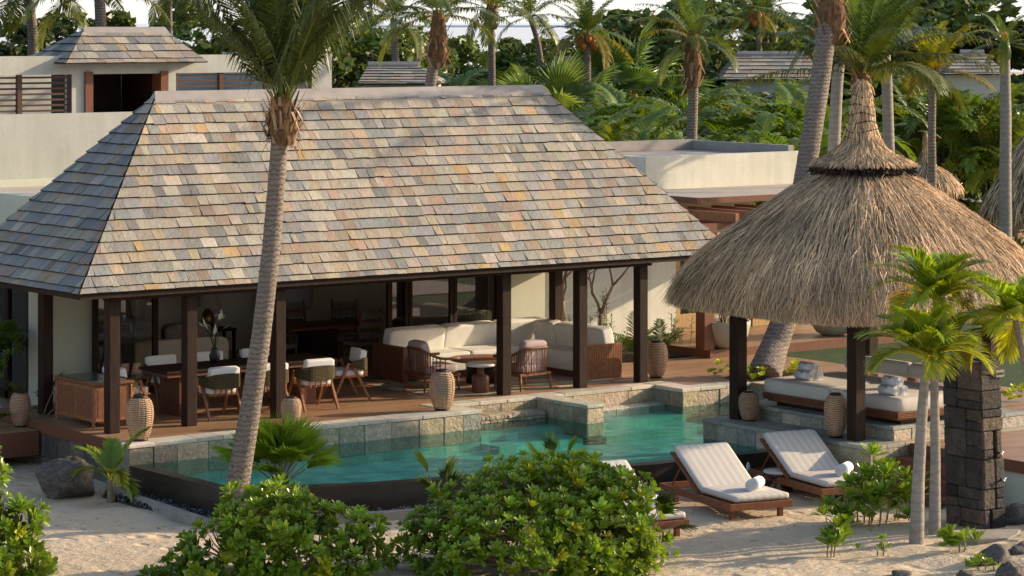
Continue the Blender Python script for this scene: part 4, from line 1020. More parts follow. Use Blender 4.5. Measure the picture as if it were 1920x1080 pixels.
# ================================================================== SHOWER TOWER
q0=gp(1783,985,-.72); q1=gp(1828,1005,-.72)
sh=thing('shower_tower','tall stone shower tower of dark basalt blocks beside the twin palms','shower',((q0.x+q1.x)/2+.2+.11*RT[0],(q0.y+q1.y)/2+.1+.11*RT[1],-.78))
m=MB(); xa,xb,ya,yb=-.19,.19,-.36,.36; zz=0; lean=lambda z:-.03*z
BAS=[(0.051, 0.045, 0.041), (0.068, 0.058, 0.051), (0.041, 0.037, 0.035), (0.088, 0.068, 0.054), (0.058, 0.051, 0.048), (0.102, 0.078, 0.058), (0.034, 0.032, 0.031)]
Ht=2.42
m.box(xa+.05,xb-.05,ya+.06,yb-.05,0,Ht-.02,c=(.03,.028,.026))
zz=0
r2=random.Random(5)
while zz<Ht-.05:
    h=min(r2.uniform(.22,.46),Ht-zz)
    if Ht-zz-h<.16: h=Ht-zz
    # faces along Y (sides) and along X (front, back); quoins alternate
    for side in (-1,1):
        ks=[ya,ya+(yb-ya)*r2.uniform(.3,.7),yb]
        for A0,A1 in zip(ks,ks[1:]):
            o=r2.uniform(0,.035); X0,X1=(xa-o,xa+.1) if side<0 else (xb-.1,xb+o)
            for h0,h1 in ([(zz,zz+h)] if r2.random()<.65 else [(zz,zz+h*.45),(zz+h*.45,zz+h)]):
                m.bbox(X0,X1,A0+.003,A1-.003,h0+.003,h1-.003,.016,jit(r2.choice(BAS),.3))
    for side in (-1,1):
        ks=[xa-.012,xa+(xb-xa)*r2.uniform(.25,.75),xb+.012] if r2.random()<.75 else [xa-.012,xb+.012]
        for A0,A1 in zip(ks,ks[1:]):
            o=r2.uniform(.006,.04); Y0,Y1=(ya-o,ya+.1) if side<0 else (yb-.1,yb+o); k=r2.uniform(.3,.7)
            for h0,h1 in ([(zz,zz+h)] if r2.random()<.55 else [(zz,zz+h*k),(zz+h*k,zz+h)]):
                if side<0 and 1.25<(h0+h1)/2<1.52 and A1>xa+.25: continue
                m.bbox(A0+.003,A1-.003,Y0,Y1,h0+.003,h1-.003,.016,jit(r2.choice(BAS),.3))
    zz+=h
for v in m.V: v[:,0]+= -.035*v[:,2]
add(sh,'stone_column',m,'basalt')
b=MB(); b.bbox(-.02,.15,ya-.045,ya-.03,2.2,2.3,.004); add(sh,'spout',b,'curb')
b=MB(); b.box(.0,.13,ya-.05,ya-.044,2.235,2.265); add(sh,'spout_slot',b,'black')
for z,x in ((1.15,.05),(.78,.1)):
    b=MB(); b.tube([(x,ya-.02,z),(x,ya-.1,z)],.018,8); b.tube([(x,ya-.09,z+.01),(x,ya-.09,z-.05)],.012,8); b.tube([(x-.03,ya-.1,z+.02),(x+.03,ya-.1,z+.02)],.01,6); add(sh,'tap',b,'metal',True)

# ================================================================== INSIDE THE ROOM
s=thing('indoor_sofa','beige upholstered sofa seen from behind through the open doors','sofa',(1.0,5.2,.004),.0)
m=MB(); m.sup(0,0,.40,2.3,.22,.66,.25,.1,40,12); add(s,'backrest',m,'beige_cloth',True)
add(s,'seat',MB().sup(0,.45,.28,2.2,.85,.4,.2,.1,40,12),'beige_cloth',True)
for x in (-1.1,1.1): add(s,'arm',MB().sup(x,.4,.36,.2,.9,.56,.2,.12,24,10),'beige_cloth',True)
add(s,'back_cushion',MB().sup(.45,.2,.72,.95,.24,.5,.35,.35,24,12),'darkcloth',True); add(s,'back_cushion',MB().sup(-.55,.2,.70,.9,.24,.46,.35,.35,24,12),'darkcloth',True)
q=dp(405,700,53.4)
s=thing('console_table','dark low console table against the room wall carrying a lamp','table',(q.x,q.y+.3,.004))
m=MB(); m.bbox(-.5,.5,-.22,.22,.55,.6,.006); add(s,'table_top',m,'darkwood')
for x in (-.46,.46):
    for y in (-.18,.18): m=MB(); m.box(x-.025,x+.025,y-.025,y+.025,0,.549); add(s,'leg',m,'darkwood')
s=thing('table_lamp','table lamp with brass ribbed base and beige cone shade','lamp',(q.x,q.y+.3,.605))
add(s,'base',MB().lathe([(.06,0),(.1,.04),(.13,.16),(.11,.28),(.04,.36),(.03,.42)],20),'brass',True); add(s,'lamp_shade',MB().lathe([(.26,.40),(.15,.68)],28,cap=False),'lampcloth',True)
t=thing('indoor_table','dark indoor dining table with thick pedestal behind the glass','table',(4.35,5.6,.004))
m=MB(); m.bbox(-.85,.85,-.5,.5,.70,.75,.01); add(t,'table_top',m,'redwood'); m=MB(); m.bbox(-.28,.28,-.28,.28,0,.699,.01); add(t,'pedestal',m,'darkwood')
def indoor_chair():
    t=thing('indoor_chair','dark framed indoor chair with scalloped patterned back rails','chair',group='dark framed chairs round the indoor table')
    m=MB(); m.sup(0,0,.45,.5,.48,.09,.3,.2,20,8); add(t,'seat',m,'darkcloth',True)
    for sx in (-1,1):
        add(t,'leg',MB().tube([(sx*.22,.2,0),(sx*.22,.2,.42)],.02,6),'redwood'); add(t,'leg',MB().tube([(sx*.22,-.24,0),(sx*.22,-.22,.5),(sx*.23,-.3,1.08)],.021,6),'redwood')
        add(t,'arm',MB().tube([(sx*.24,-.25,.66),(sx*.25,.2,.64),(sx*.23,.2,.42)],.018,6),'redwood')
    m=MB()
    for z in (.62,.80,.96): m.box(-.22,.22,-.27-(z-.5)*.1,-.25-(z-.5)*.1,z-.05,z+.06)
    add(t,'back_panel',m,'darkcloth')
    for z in (.70,.88):
        m=MB(); m.box(-.22,.22,-.30-(z-.5)*.1,-.272-(z-.5)*.1,z-.03,z)
        for k in range(4): m.sup(-.165+k*.11,-.285-(z-.5)*.1,z,.112,.02,.07,.6,1,10,6)
        add(t,'back_rail',m,'redwood')
    return t
ic=indoor_chair()
for i,(x,y,r,lab) in enumerate([(3.3,5.2,-PI/2+.5,'dark indoor chair at the left end of the indoor table'),(4.75,4.75,.1,'dark indoor chair with its scalloped back to the terrace, near side of the indoor table'),(4.6,6.5,PI,'dark indoor chair behind the indoor table, left of the rear pair'),(5.4,6.2,PI-.4,'dark indoor chair at the far right corner of the indoor table')]):
    if i==0: ic.location=(x,y,.004); ic.rotation_euler=(0,0,r); ic['label']=lab
    else: dup(ic,(x,y,.004),r,lab)
s=thing('drum_lamp','large pale rounded lilac lamp shade behind the indoor table','lamp',(4.9,7.5,.004))
add(s,'stand',MB().lathe([(.25,0),(.25,.03),(.03,.05),(.03,.8)],20),'black',True); add(s,'lamp_shade',MB().sup(0,0,1.2,.95,.95,.85,.45,.8,30,16),'lilac',True)
for k,(x,lab) in enumerate([(1.55,'left of the two small framed pictures on the room wall'),(1.95,'right of the two small framed pictures on the room wall')]):
    m=MB(); m.bbox(x,x+.28,8.44,8.49,1.35,1.62,.004); tag(m.build('framed_picture',MT['black']),lab,'picture',group='small pictures on the room wall')
# ================================================================== VEGETATION
def frond(mb,L=3.,npairs=42,leaf=.6,w=.03,e0=1.1,bend=1.3,hang=.5,az=0.,base=(0,0,0),c=(1,1,1),a0=1.15,a1=.6,vee=.25,rib=.022,start=.13,rg=rnd,twist=0.,drop=0.):
    n=14; ts=np.linspace(0,1,n+1); ang=e0-bend*ts**1.25
    dx=np.cos(ang)*L/n; dz=np.sin(ang)*L/n
    X=np.concatenate([[0],np.cumsum((dx[1:]+dx[:-1])/2)]); Z=np.concatenate([[0],np.cumsum((dz[1:]+dz[:-1])/2)])
    yaw=twist*ts**2; Y=np.cumsum(np.sin(yaw)*L/n)
    ti=np.linspace(start,1.,npairs); V=[];F4=[];F3=[]
    px=np.interp(ti,ts,X); py=np.interp(ti,ts,Y); pz=np.interp(ti,ts,Z); an=np.interp(ti,ts,ang)
    tg=np.stack([np.cos(an),np.zeros_like(an),np.sin(an)],1); nm=np.stack([-np.sin(an),np.zeros_like(an),np.cos(an)],1)
    prof=np.clip(np.sin(PI*(.12+.83*ti))**.6,.25,1)
    P=np.stack([px,py,pz],1)
    k=0
    for s in (-1,1):
        a=a0+(a1-a0)*ti+rng.normal(0,.07,npairs); ll=leaf*prof*rng.uniform(.82,1.1,npairs)
        side=np.array([0,s,0.])
        d=tg*np.cos(a)[:,None]+(side*math.cos(vee)+nm*math.sin(vee))*np.sin(a)[:,None]
        d/=np.linalg.norm(d,axis=1)[:,None]
        wd=np.cross(d,nm); wd/=np.linalg.norm(wd,axis=1)[:,None]+1e-9; wd=wd*(w*(.6+.4*prof))[:,None]
        g=np.zeros((npairs,3)); g[:,2]=-1
        hg=(hang*rng.uniform(.6,1.3,npairs))[:,None]
        m=P+d*(ll*.5)[:,None]+g*(ll*.12)[:,None]*hg
        e=P+d*(ll*(1-.18*hg[:,0]))[:,None]+g*(ll*.62)[:,None]*hg
        v=np.stack([P-wd*.5,P+wd*.5,m-wd,m+wd,e],1).reshape(-1,3); V.append(v)
        o=np.arange(npairs)[:,None]*5+k; F4.append(o+np.array([0,1,3,2])); F3.append(o+np.array([2,3,4])); k+=npairs*5
    V=np.concatenate(V)
    # rachis
    rw=rib*(1-.85*ts); R=np.concatenate([np.stack([X,Y-rw,Z],1),np.stack([X,Y+rw,Z],1),np.stack([X,Y,Z-rw*1.2],1)])
    m=n+1; rf=[(i,i+1,m+i+1,m+i) for i in range(n)]+[(m+i,m+i+1,2*m+i+1,2*m+i) for i in range(n)]+[(2*m+i,2*m+i+1,i+1,i) for i in range(n)]
    M=T(*base,rz=az)
    mb.add(tr(V,M),np.concatenate(F4),np.concatenate(F3),c)
    mb.add(tr(R,M),rf,c=tuple(x*y for x,y in zip(c,(2.2,1.9,1.6))))
    return mb
def crown(n=20,L=3.2,e_hi=1.5,e_lo=-.1,bend=(1.0,1.7),npairs=40,leaf=.6,w=.028,hang=.6,seed=1,dry=.0,wind=0.,r0=.08,az0=0.,col_=(1,1,1),**k):
    rg=random.Random(seed); mb=MB()
    for i in range(n):
        f=i/max(1,n-1); az=az0+i*2.39996+rg.uniform(-.25,.25)
        e=e_hi+(e_lo-e_hi)*f**1.1+rg.uniform(-.12,.12)
        b=rg.uniform(*bend); br=rg.uniform(.75,1.25); c=(br*col_[0]*(1+.35*f*f),br*col_[1],br*col_[2])
        if rg.random()<dry*f*2: c=(2.6*br,1.35*br,1.2*br)
        frond(mb,L*rg.uniform(.82,1.08)*(1 if i>1 else .8),npairs,leaf,w,e,b,hang,az,(r0*math.cos(az),r0*math.sin(az),-.0),c,rg=rg,twist=rg.uniform(-.5,.5)+wind*math.sin(az),**k)
    return mb
def trunk(mb,P,R,n=14,ring=.01,step=.09,seed=1):
    """ringed palm trunk through the points P"""
    P=[Vector(p) for p in P]; S=[0]
    for a,b in zip(P,P[1:]): S.append(S[-1]+(b-a).length)
    m=max(8,int(S[-1]/step)); Q=[];RR=[]; rg=random.Random(seed)
    for i in range(m*2+1):
        s=S[-1]*i/(m*2); q=[np.interp(s,S,[p[k] for p in P]) for k in range(3)]; r=np.interp(s,S,R)
        Q.append(q); RR.append(r*(1+ring*(1 if i%2 else -1)+rg.uniform(-.015,.015)))
    # smooth the polyline
    A=np.array(Q)
    for _ in range(10): A[1:-1]=(A[:-2]+2*A[1:-1]+A[2:])/4
    return mb.tube([tuple(a) for a in A],RR,n)
def boot(mb,p,r,h,seed=1,n=46,lean=(0,0)):
    """ragged fibre and old leaf bases under a palm crown"""
    rg=random.Random(seed); p=Vector(p)
    mb.lathe([(r*.9,-h*.55),(r*1.35,-h*.3),(r*1.45,0),(r*1.1,h*.3),(r*.75,h*.6)],12,tuple(p),c=(.16,.09,.045))
    for i in range(n):
        a=rg.uniform(0,2*PI); z=rg.uniform(-h*.6,h*.35); rr=r*(1.25+.2*rg.random()); L=min(.26,rg.uniform(.3,.75)*h*.6); up=rg.choice([1,1,-1])
        b=p+Vector((math.cos(a)*rr,math.sin(a)*rr,z)); e=b+Vector((math.cos(a)*L*.55,math.sin(a)*L*.55,up*L)); s=Vector((-math.sin(a),math.cos(a),0))*rg.uniform(.03,.07)*min(h,.7)
        c=rg.choice([(.20,.11,.055),(.30,.19,.10),(.13,.07,.04),(.36,.25,.15)])
        mb.add([tuple(b-s),tuple(b+s),tuple(e+s*.35),tuple(e-s*.35)],[(0,1,2,3)],c=c)
def palm(name,label,P,R,cr,group=None,tmat='trunk_grey',lmat='palmleaf',cat='palm tree',bt=None,ring=.01,crown_rz=0.,lean=(0,0),seed=1,shaft=None,fruit=False,step=.09):
    b=Vector(P[0]); t=thing(name,label,cat,b,0,group); top=Vector(P[-1])-b
    m=trunk(MB(),[Vector(p)-b for p in P],R,ring=ring,seed=seed,step=step); add(t,'trunk',m,tmat,True)
    if bt:
        m=MB(); boot(m,top+Vector((0,0,bt[2] if len(bt)>2 else 0)),bt[0],bt[1],seed,bt[3] if len(bt)>3 else 60); add(t,'fibre_boot',m,'fibre')
    if shaft:
        m=MB().lathe([(shaft[0],0),(shaft[0]*1.1,shaft[1]*.3),(shaft[0]*.6,shaft[1])],12,tuple(top),c=(1.2,1.4,.8)); add(t,'crownshaft',m,lmat,True)
    if fruit:
        m=MB()
        for k in range(9):
            a=k*.7; m.sup(top.x+.22*math.cos(a),top.y+.22*math.sin(a),top.z-.15-.12*(k%3),.2,.2,.26,1,1,8,6)
        add(t,'fruit',m,'flower_orange',True)
    if isinstance(cr,MB):
        o=cr.build('crown',MT[lmat],t); 
    else:
        o=cr.copy(); col.objects.link(o); o.parent=t
    o.location=top+Vector((0,0,shaft[1]*.6 if shaft else 0)); o.rotation_euler=(lean[0],lean[1],crown_rz)
    return t

# ---- tall palm in front of the terrace
pts=[dp(435,992,40.2),dp(446,905,40.2),dp(470,765,40.2),dp(491,620,40.25),dp(507,480,40.3),dp(518,350,40.3),dp(524,262,40.3),dp(530,200,40.3)]
pts[0].z=-.8
cr=crown(24,3.3,1.55,.95,(.45,1.0),70,.72,.02,1.1,seed=4,wind=.0,r0=.07,col_=(.55,.6,.7))
palm('coconut_palm','tall leaning coconut palm rising in front of the slate roof and terrace',pts,[.20,.165,.145,.135,.128,.122,.118,.11],cr,bt=(.15,.62,-.2,95),seed=3,crown_rz=.4)
# ---- palm behind the gazebo
pts=[Vector(gp(1432,706,.05)),dp(1452,650,51.4),dp(1470,600,51.6),dp(1490,480,52),dp(1508,340,52.5),dp(1522,250,52.7),dp(1538,150,53),dp(1550,60,53.2),dp(1558,-10,53.3)]
cr=crown(11,3.4,1.55,.7,(.5,1.1),40,.6,.024,.7,seed=8)
palm('coconut_palm','thick coconut palm leaning right from the deck bed behind the gazebo roof',pts,[.31,.25,.232,.215,.2,.192,.185,.178,.17],cr,bt=(.2,1.0,-.35),seed=5)
# ---- further palms: (label, px of trunk points, depth, radius, crown)
CRA=crown(20,3.2,1.5,.0,(.8,1.5),44,.68,.032,.75,seed=21,dry=.12).build('crown',MT['palmleaf']); CRB=crown(18,3.0,1.5,-.2,(.8,1.5),34,.6,.032,.8,seed=22,dry=.1).build('crown',MT['palmleaf']); CRC=crown(24,2.6,1.5,-.5,(.7,1.3),32,.55,.034,.5,seed=23,dry=.2).build('crown',MT['palmleaf'])
CRY=crown(18,2.3,1.5,.1,(.6,1.2),46,.62,.028,.6,seed=24).build('crown',MT['yellowleaf'])
first={}
def bgpalm(label,pxs,D,r,crn,rz=0.,lm='palmleaf',bt=None,tm='trunk_grey',fruit=False,shaft=None,lean=(0,0),sc=None,gz_=-.05):
    P=[dp(x,y,D) for x,y in pxs]; d=P[0].copy(); d.z=gz_
    if P[0].z>gz_+.3: P=[d]+P
    o=palm('coconut_palm',label,P,[r*1.15]+[r*(1-.25*i/len(P)) for i in range(1,len(P))],crn,'palms rising behind the villas',tm,lm,bt=bt,crown_rz=rz,fruit=fruit,shaft=shaft,lean=lean,seed=int(D),step=.16)
    if sc:
        for c in kids(o):
            if c.name.startswith('crown') and not c.name.startswith('crownshaft'): c.scale=(sc,)*3
    return o
bgpalm('coconut palm with shaggy brown boot just above the pavilion ridge',[(806,165),(815,100),(822,28)],63,.135,CRA,.3,bt=(.15,1.1,-.55),sc=0.6)
bgpalm('slim upright palm standing against the bright sky gap',[(922,108),(920,18)],86,.12,CRB,1.,bt=(.13,.7,-.2),sc=0.62)
bgpalm('slim palm with bent trunk right of the sky gap',[(1016,128),(1008,75),(994,32)],88,.10,CRB,2.2,sc=0.6)
bgpalm('full round coconut palm with orange fruit near the centre of the skyline',[(1101,112),(1101,62)],84,.12,CRC,.5,fruit=True,sc=0.62)
bgpalm('palm with shaggy boot and upright fronds behind the annex roof',[(1297,255),(1300,175),(1299,75)],69,.14,CRB,.2,bt=(.15,1.2,-.5),sc=0.6)
bgpalm('left of two slim fruiting palms above the distant slate roof',[(1424,105),(1421,22)],96,.11,CRC,.1,fruit=True,sc=0.55)
bgpalm('right of two slim fruiting palms above the distant slate roof',[(1437,105),(1436,22)],98,.11,CRC,1.4,fruit=True,sc=0.5)
bgpalm('smaller bluish palm crown above the distant slate roof',[(1482,130),(1480,82)],102,.11,CRA,.6,sc=0.55)
bgpalm('smooth grey palm trunk immediately left of the thatch spire',[(1563,285),(1570,150),(1580,60)],63,.15,CRA,.9,tm='trunk_smooth',sc=0.5)
bgpalm('lush palm whose crown fans out straight above the thatch spire',[(1617,330),(1617,240),(1614,140)],56.5,.14,crown(30,2.75,1.53,.2,(.6,1.25),58,.62,.02,.8,seed=77,col_=(.85,.9,.8)),.15,bt=(.12,.5,-.1))
bgpalm('smooth grey palm trunk immediately right of the thatch spire',[(1667,290),(1663,150),(1655,30)],64,.14,CRB,.3,tm='trunk_smooth',sc=0.5)
bgpalm('sunlit yellow green palm on thin dark trunk right of the spire',[(1748,345),(1747,250),(1749,135)],61,.10,CRY,.4,lm='yellowleaf',bt=(.09,.5,-.1),sc=0.62)
bgpalm('pale smooth palm with small crown near the right edge',[(1885,330),(1886,220),(1884,110)],66,.15,CRB,.9,tm='trunk_smooth',shaft=(.14,.5),sc=0.36)
bgpalm('palm with long hanging fronds left of the small dormer roof',[(190,60),(186,-20)],72,.16,CRA,.2,sc=0.8)
bgpalm('thin palm trunk just right of the small dormer roof',[(319,80),(317,-15)],76,.08,CRB,.7,sc=0.5)
bgpalm('palm with hanging fronds at the top left corner',[(62,60),(52,-12)],74,.15,CRA,1.9,sc=0.85)
bgpalm('dark palm behind the tall palm crown at top centre',[(742,120),(738,35)],84,.12,CRA,2.9,sc=0.6)
for o in (CRA,CRB,CRC,CRY): bpy.data.objects.remove(o)

# ---- fan palms
def fanleaf(mb,M,R=.5,n=26,spread=2.2,c=(1,1,1),rg=rnd,droop=.25,w=1.):
    V=[];F3=[];F4=[]
    for i in range(n):
        a=-spread/2+spread*(i+.5)/n; rr=R*(1-.25*abs(a/(spread/2))**2)*rg.uniform(.93,1.04); hw=spread/n*.5*w
        mid=rr*.5; z=.06*R*(1 if i%2 else -1)*.4
        k=len(V)
        V+=[(.03*math.cos(a),.03*math.sin(a),0),(mid*math.cos(a-hw),mid*math.sin(a-hw),.035*R),(mid*math.cos(a),mid*math.sin(a),-.035*R),(mid*math.cos(a+hw),mid*math.sin(a+hw),.035*R),(rr*math.cos(a),rr*math.sin(a),-droop*R*rg.uniform(.5,1.2))]
        F3+=[(k,k+1,k+2),(k,k+2,k+3),(k+1,k+4,k+2),(k+2,k+4,k+3)]
    mb.add(tr(np.array(V),M),None,F3,c)
def fanpalm(name,label,base,n,pet,R,lmat,seed,e=(1.45,.35),stem=.15,cat='fan palm',group=None,spread=2.4,dry=0,tint=(1,1,1),nseg=26):
    rg=random.Random(seed); t=thing(name,label,cat,base,0,group); lf,sm=MB(),MB()
    if stem>.3: sm.tube([(0,0,-.05),(.03,0,stem*.5),(0,.02,stem)],[.06,.045,.04],10)
    for i in range(n):
        f=(i+.5)/n; az=i*2.4+rg.uniform(-.3,.3); el=e[0]+(e[1]-e[0])*f+rg.uniform(-.1,.1); L=pet*rg.uniform(.75,1.1)
        b=Vector((0,0,stem)); d=Vector((math.cos(az)*math.cos(el),math.sin(az)*math.cos(el),math.sin(el)))
        m=b+d*L*.55; d2=(d+Vector((0,0,-.25))).normalized(); e_=m+d2*L*.45
        sm.tube([tuple(b),tuple(m),tuple(e_)],[.014,.010,.007],5)
        q=d2.to_track_quat('X','Z').to_matrix().to_4x4(); M=Matrix.Translation(e_)@q@Matrix.Rotation(rg.uniform(-.5,.5),4,'X')
        br=rg.uniform(.75,1.25); c=tuple(br*x for x in tint)
        if rg.random()<dry: c=(2.,1.1,.9)
        fanleaf(lf,M,R*rg.uniform(.85,1.1),nseg,spread,c,rg)
    add(t,'stems',sm,'twig'); add(t,'crown',lf,lmat); return t
b=gp(525,945,-.7); fanpalm('fan_palm','bushy bright fan palm beside the tall palm trunk at the pool edge',(b.x,b.y,-.62),36,.60,.62,'fanleaf',2,(1.56,.70),.12,spread=1.45,nseg=24,tint=(1.5,1.4,1.))
b=dp(835,925,38.6); fanpalm('fan_palm','narrow fan palm poking up left of the big round shrub',(b.x,b.y,-.7),5,.75,.40,'fanleaf',6,(1.5,1.0),.18,spread=1.0,nseg=14,tint=(.7,.7,.8))
b=dp(1042,925,38.9); fanpalm('fan_palm','fan palm tip showing over the top of the big round shrub',(b.x,b.y,-.7),5,.85,.42,'fanleaf',7,(1.5,1.0),.30,spread=1.2,nseg=16,tint=(.7,.75,.8))
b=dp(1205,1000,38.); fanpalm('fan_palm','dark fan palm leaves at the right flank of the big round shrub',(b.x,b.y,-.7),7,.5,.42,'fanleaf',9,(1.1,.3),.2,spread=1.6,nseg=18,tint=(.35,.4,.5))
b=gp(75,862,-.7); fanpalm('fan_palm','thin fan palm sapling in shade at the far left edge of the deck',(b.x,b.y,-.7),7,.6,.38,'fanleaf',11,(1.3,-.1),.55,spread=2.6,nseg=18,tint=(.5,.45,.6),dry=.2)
b=gp(207,938,-.7); t=thing('palm_sapling','small palm sapling with yellowing fronds beside the lava boulder','palm sapling',(b.x,b.y,-.7))
add(t,'trunk',MB().tube([(0,0,-.1),(.02,0,.12),(0,.01,.3)],[.07,.06,.05],10),'twig',True)
m=MB()
for az,e,L,bd,c in ((.3,1.25,.95,.7,(1.2,1.1,.8)),(2.55,1.2,.85,1.4,(1.3,1.1,.8)),(3.6,1.0,.6,1.6,(1.2,1.1,.8)),(5.6,.4,.5,1.6,(1.1,1.,.9)),(-1.1,1.0,.55,1.9,(2.,1.3,1.)),(1.6,1.4,.6,.6,(1.,1.,.8))):
    frond(m,L,18,.34,.036,e,bd,.35,az-.64,(0,0,.28),c,a0=.9,a1=.35,vee=.35,rib=.016,start=.25)
add(t,'crown',m,'fanleaf')
# ---- twin bright palms on the right
for k,(lab,pxs,D,r,zc,L,n,sd) in enumerate([('left of the twin slender grey palms, rooted nearest the camera',[(1718,1035),(1722,900),(1730,760),(1737,672)],38.5,.085,(1742,655),.92,22,31),('right of the twin slender grey palms, beside the stone tower',[(1752,982),(1754,860),(1752,720),(1755,562)],39.2,.07,(1757,560),.98,22,33)]):
    P=[dp(x,y,D) for x,y in pxs]; P[0].z=float(sand_z(P[0].x,P[0].y))-.08
    cr=crown(n,L,1.5,.35,(1.0,1.75),54,.43,.017,.34,seed=sd,dry=.07,r0=.03,vee=.45,a0=.9,a1=.42,rib=.014,start=.1)
    palm('young_palm',lab,P,[r*1.25,r,r*.85,r*.6],cr,'twin bright palms by the stone tower','trunk_smooth','brightleaf',ring=.004,seed=sd)
b=dp(1905,600,39.5); P=[Vector((b.x+.35,b.y-.26,-.75)),Vector((b.x+.3,b.y-.22,.5)),b]
palm('young_palm','bright young palm with drooping fronds cut by the right edge',P,[.09,.07,.05],crown(18,1.0,1.4,.0,(1.1,1.8),54,.45,.017,.36,seed=41,dry=.08,r0=.03,vee=.5,a0=.95,a1=.5,rib=.014,start=.1),None,'trunk_smooth','brightleaf',ring=.01)

# ---- rosette shrubs
LF=np.array([(0,0,0),(.62,-.21,.06),(.60,0,.0),(.62,.21,.06),(.9,-.13,.06),(.9,.13,.06),(1.0,0,.02)]); LT=[(0,1,2),(0,2,3),(2,1,4),(2,5,3),(2,4,6),(2,6,5)]
def rosette(n,seed,flat_=.0):
    rg=random.Random(seed); mb=MB(); mats=[];cs=[]
    for i in range(n):
        f=i/n; el=1.38-1.05*f-flat_+rg.uniform(-.12,.12); s=.55+.5*min(1,f*1.6); b=rg.uniform(.8,1.2)
        M=Matrix.Rotation(i*2.4,4,'Z')@Matrix.Rotation(-el,4,'Y')@Matrix.Rotation(rg.uniform(-.3,.3),4,'X')@Matrix.Scale(s*rg.uniform(.85,1.1),4)
        M=Matrix.Translation((0,0,.12*(1-f)))@M
        mats.append(np.array(M)[:3]); y=1.25 if f<.3 else 1.; cs.append((b*y*1.05,b*y,b))
    mb.inst(LF,None,LT,np.array(mats),cs); return mb
ROS=[rosette(14,k,.1) for k in range(4)]
def addros(mb,k,M,c):
    R=ROS[k]; mb.add(tr(R.V[0],M),None,R.F3[0],R.C[0]*np.array(c))
def shrub(name,label,base,blobs,nros,leaf,seed,branch=True,group=None,cat='shrub',jag=.12,inner=.35,up=.55):
    """blobs: (dx,dy,dz,rx,ry,rz) ellipsoids whose outer shells carry leaf rosettes"""
    rg=random.Random(seed); t=thing(name,label,cat,base,0,group); lf=MB(); br=MB()
    tot=sum((b[3]*b[4]+b[4]*b[5]+b[3]*b[5]) for b in blobs)
    for b in blobs:
        c=Vector(b[:3]); r=Vector(b[3:6]); nb=int(nros*(r.x*r.y+r.y*r.z+r.x*r.z)/tot)
        for i in range(nb):
            d=Vector((rg.gauss(0,1),rg.gauss(0,1),rg.gauss(0,1))).normalized()
            if d.z<-.75: continue
            k=1-inner*rg.random()**2.2+rg.gauss(0,jag*.4)
            p=c+Vector((d.x*r.x,d.y*r.y,d.z*r.z))*k
            if p.z<.03: continue
            if any(((p.x-o[0])/o[3])**2+((p.y-o[1])/o[4])**2+((p.z-o[2])/o[5])**2<.45 for o in blobs if o is not b): continue
            nd=(Vector((d.x/r.x,d.y/r.y,d.z/r.z)).normalized()+Vector((rg.gauss(0,.3),rg.gauss(0,.3),up+rg.gauss(0,.3)))).normalized()
            M=Matrix.Translation(p)@nd.to_track_quat('Z','Y').to_matrix().to_4x4()@Matrix.Rotation(rg.uniform(0,6),4,'Z')@Matrix.Scale(leaf*rg.uniform(.6,1.3),4)
            q=rg.uniform(.75,1.2)*(.55+.45*min(1,(k-.6)*2.5) if k<1 else 1); addros(lf,rg.randrange(4),M,(2.0*q,1.35*q,q) if rg.random()<.05 else ((1.25*q,1.08*q,q) if rg.random()<.25 else (q,q,q)))  # rosettes deeper in the bush darker: inner shade painted into leaf colour
            if branch and rg.random()<.16:
                a=c+(p-c)*.35-Vector((0,0,.1)); br.tube([tuple(a),tuple(a.lerp(p,.6)+Vector((0,0,-.03))),tuple(p)],[.014,.009,.005],5)
        if branch: br.tube([(c.x*.3,c.y*.3,-.15),(c.x*.7,c.y*.7,c.z*.4),tuple(c)],[.04,.03,.015],6)
    add(t,'branches',br,'twig'); add(t,'foliage',lf,'glossleaf'); return t
def R2(dr,df,dz=0.): return (dr*RT[0]+df*FW[0],dr*RT[1]+df*FW[1],dz)
def blob(dr,df,dz,r,ry,rz): return (*R2(dr,df,dz),r,ry,rz)
b=dp(1000,1090,37.3); b.z=-.83
shrub('naupaka_shrub','big dense round glossy green shrub in front of the pool at bottom centre',b,[blob(0,0,.55,1.35,1.2,.93),blob(-.75,-.3,.42,.95,.9,.66),blob(.72,-.2,.42,.9,.9,.72),blob(.35,.1,.75,.85,.8,.70),blob(-.2,-.7,.35,1.1,.7,.72),blob(.72,.25,.95,.5,.5,.40),blob(1.05,.1,.92,.5,.45,.42),blob(.98,-.35,.22,.48,.55,.44)],3100,.128,51,jag=.2)
b=dp(515,1095,36.6); b.z=-.75
shrub('naupaka_shrub','loose glossy green shrub below the tall palm at bottom left centre',b,[blob(0,.1,.5,.75,.7,.62),blob(-.55,-.1,.35,.65,.6,.50),blob(.6,.0,.40,.68,.6,.50),blob(.1,.2,.85,.45,.4,.32),blob(-.25,.1,.7,.55,.5,.40),blob(.95,-.1,.6,.42,.4,.26),blob(1.05,-.2,.25,.42,.4,.24),blob(-.85,-.3,.15,.5,.5,.32),blob(-1.35,-.5,.05,.3,.3,.14)],960,.135,52,jag=.26,inner=.55)
b=dp(0,1080,36.6); b.z=-.75
shrub('naupaka_shrub','open shrub of large leaf rosettes cut by the left edge',b,[blob(-.4,0,.75,.5,.5,.50),blob(-.3,.1,1.15,.28,.3,.42),blob(.2,-.1,.7,.36,.3,.26),blob(.0,-.2,.3,.6,.5,.35),blob(.35,-.3,.2,.40,.3,.22),blob(-.35,.1,1.45,.24,.22,.18)],330,.165,53,jag=.3,inner=.6)
b=gp(1630,985,-.68); 
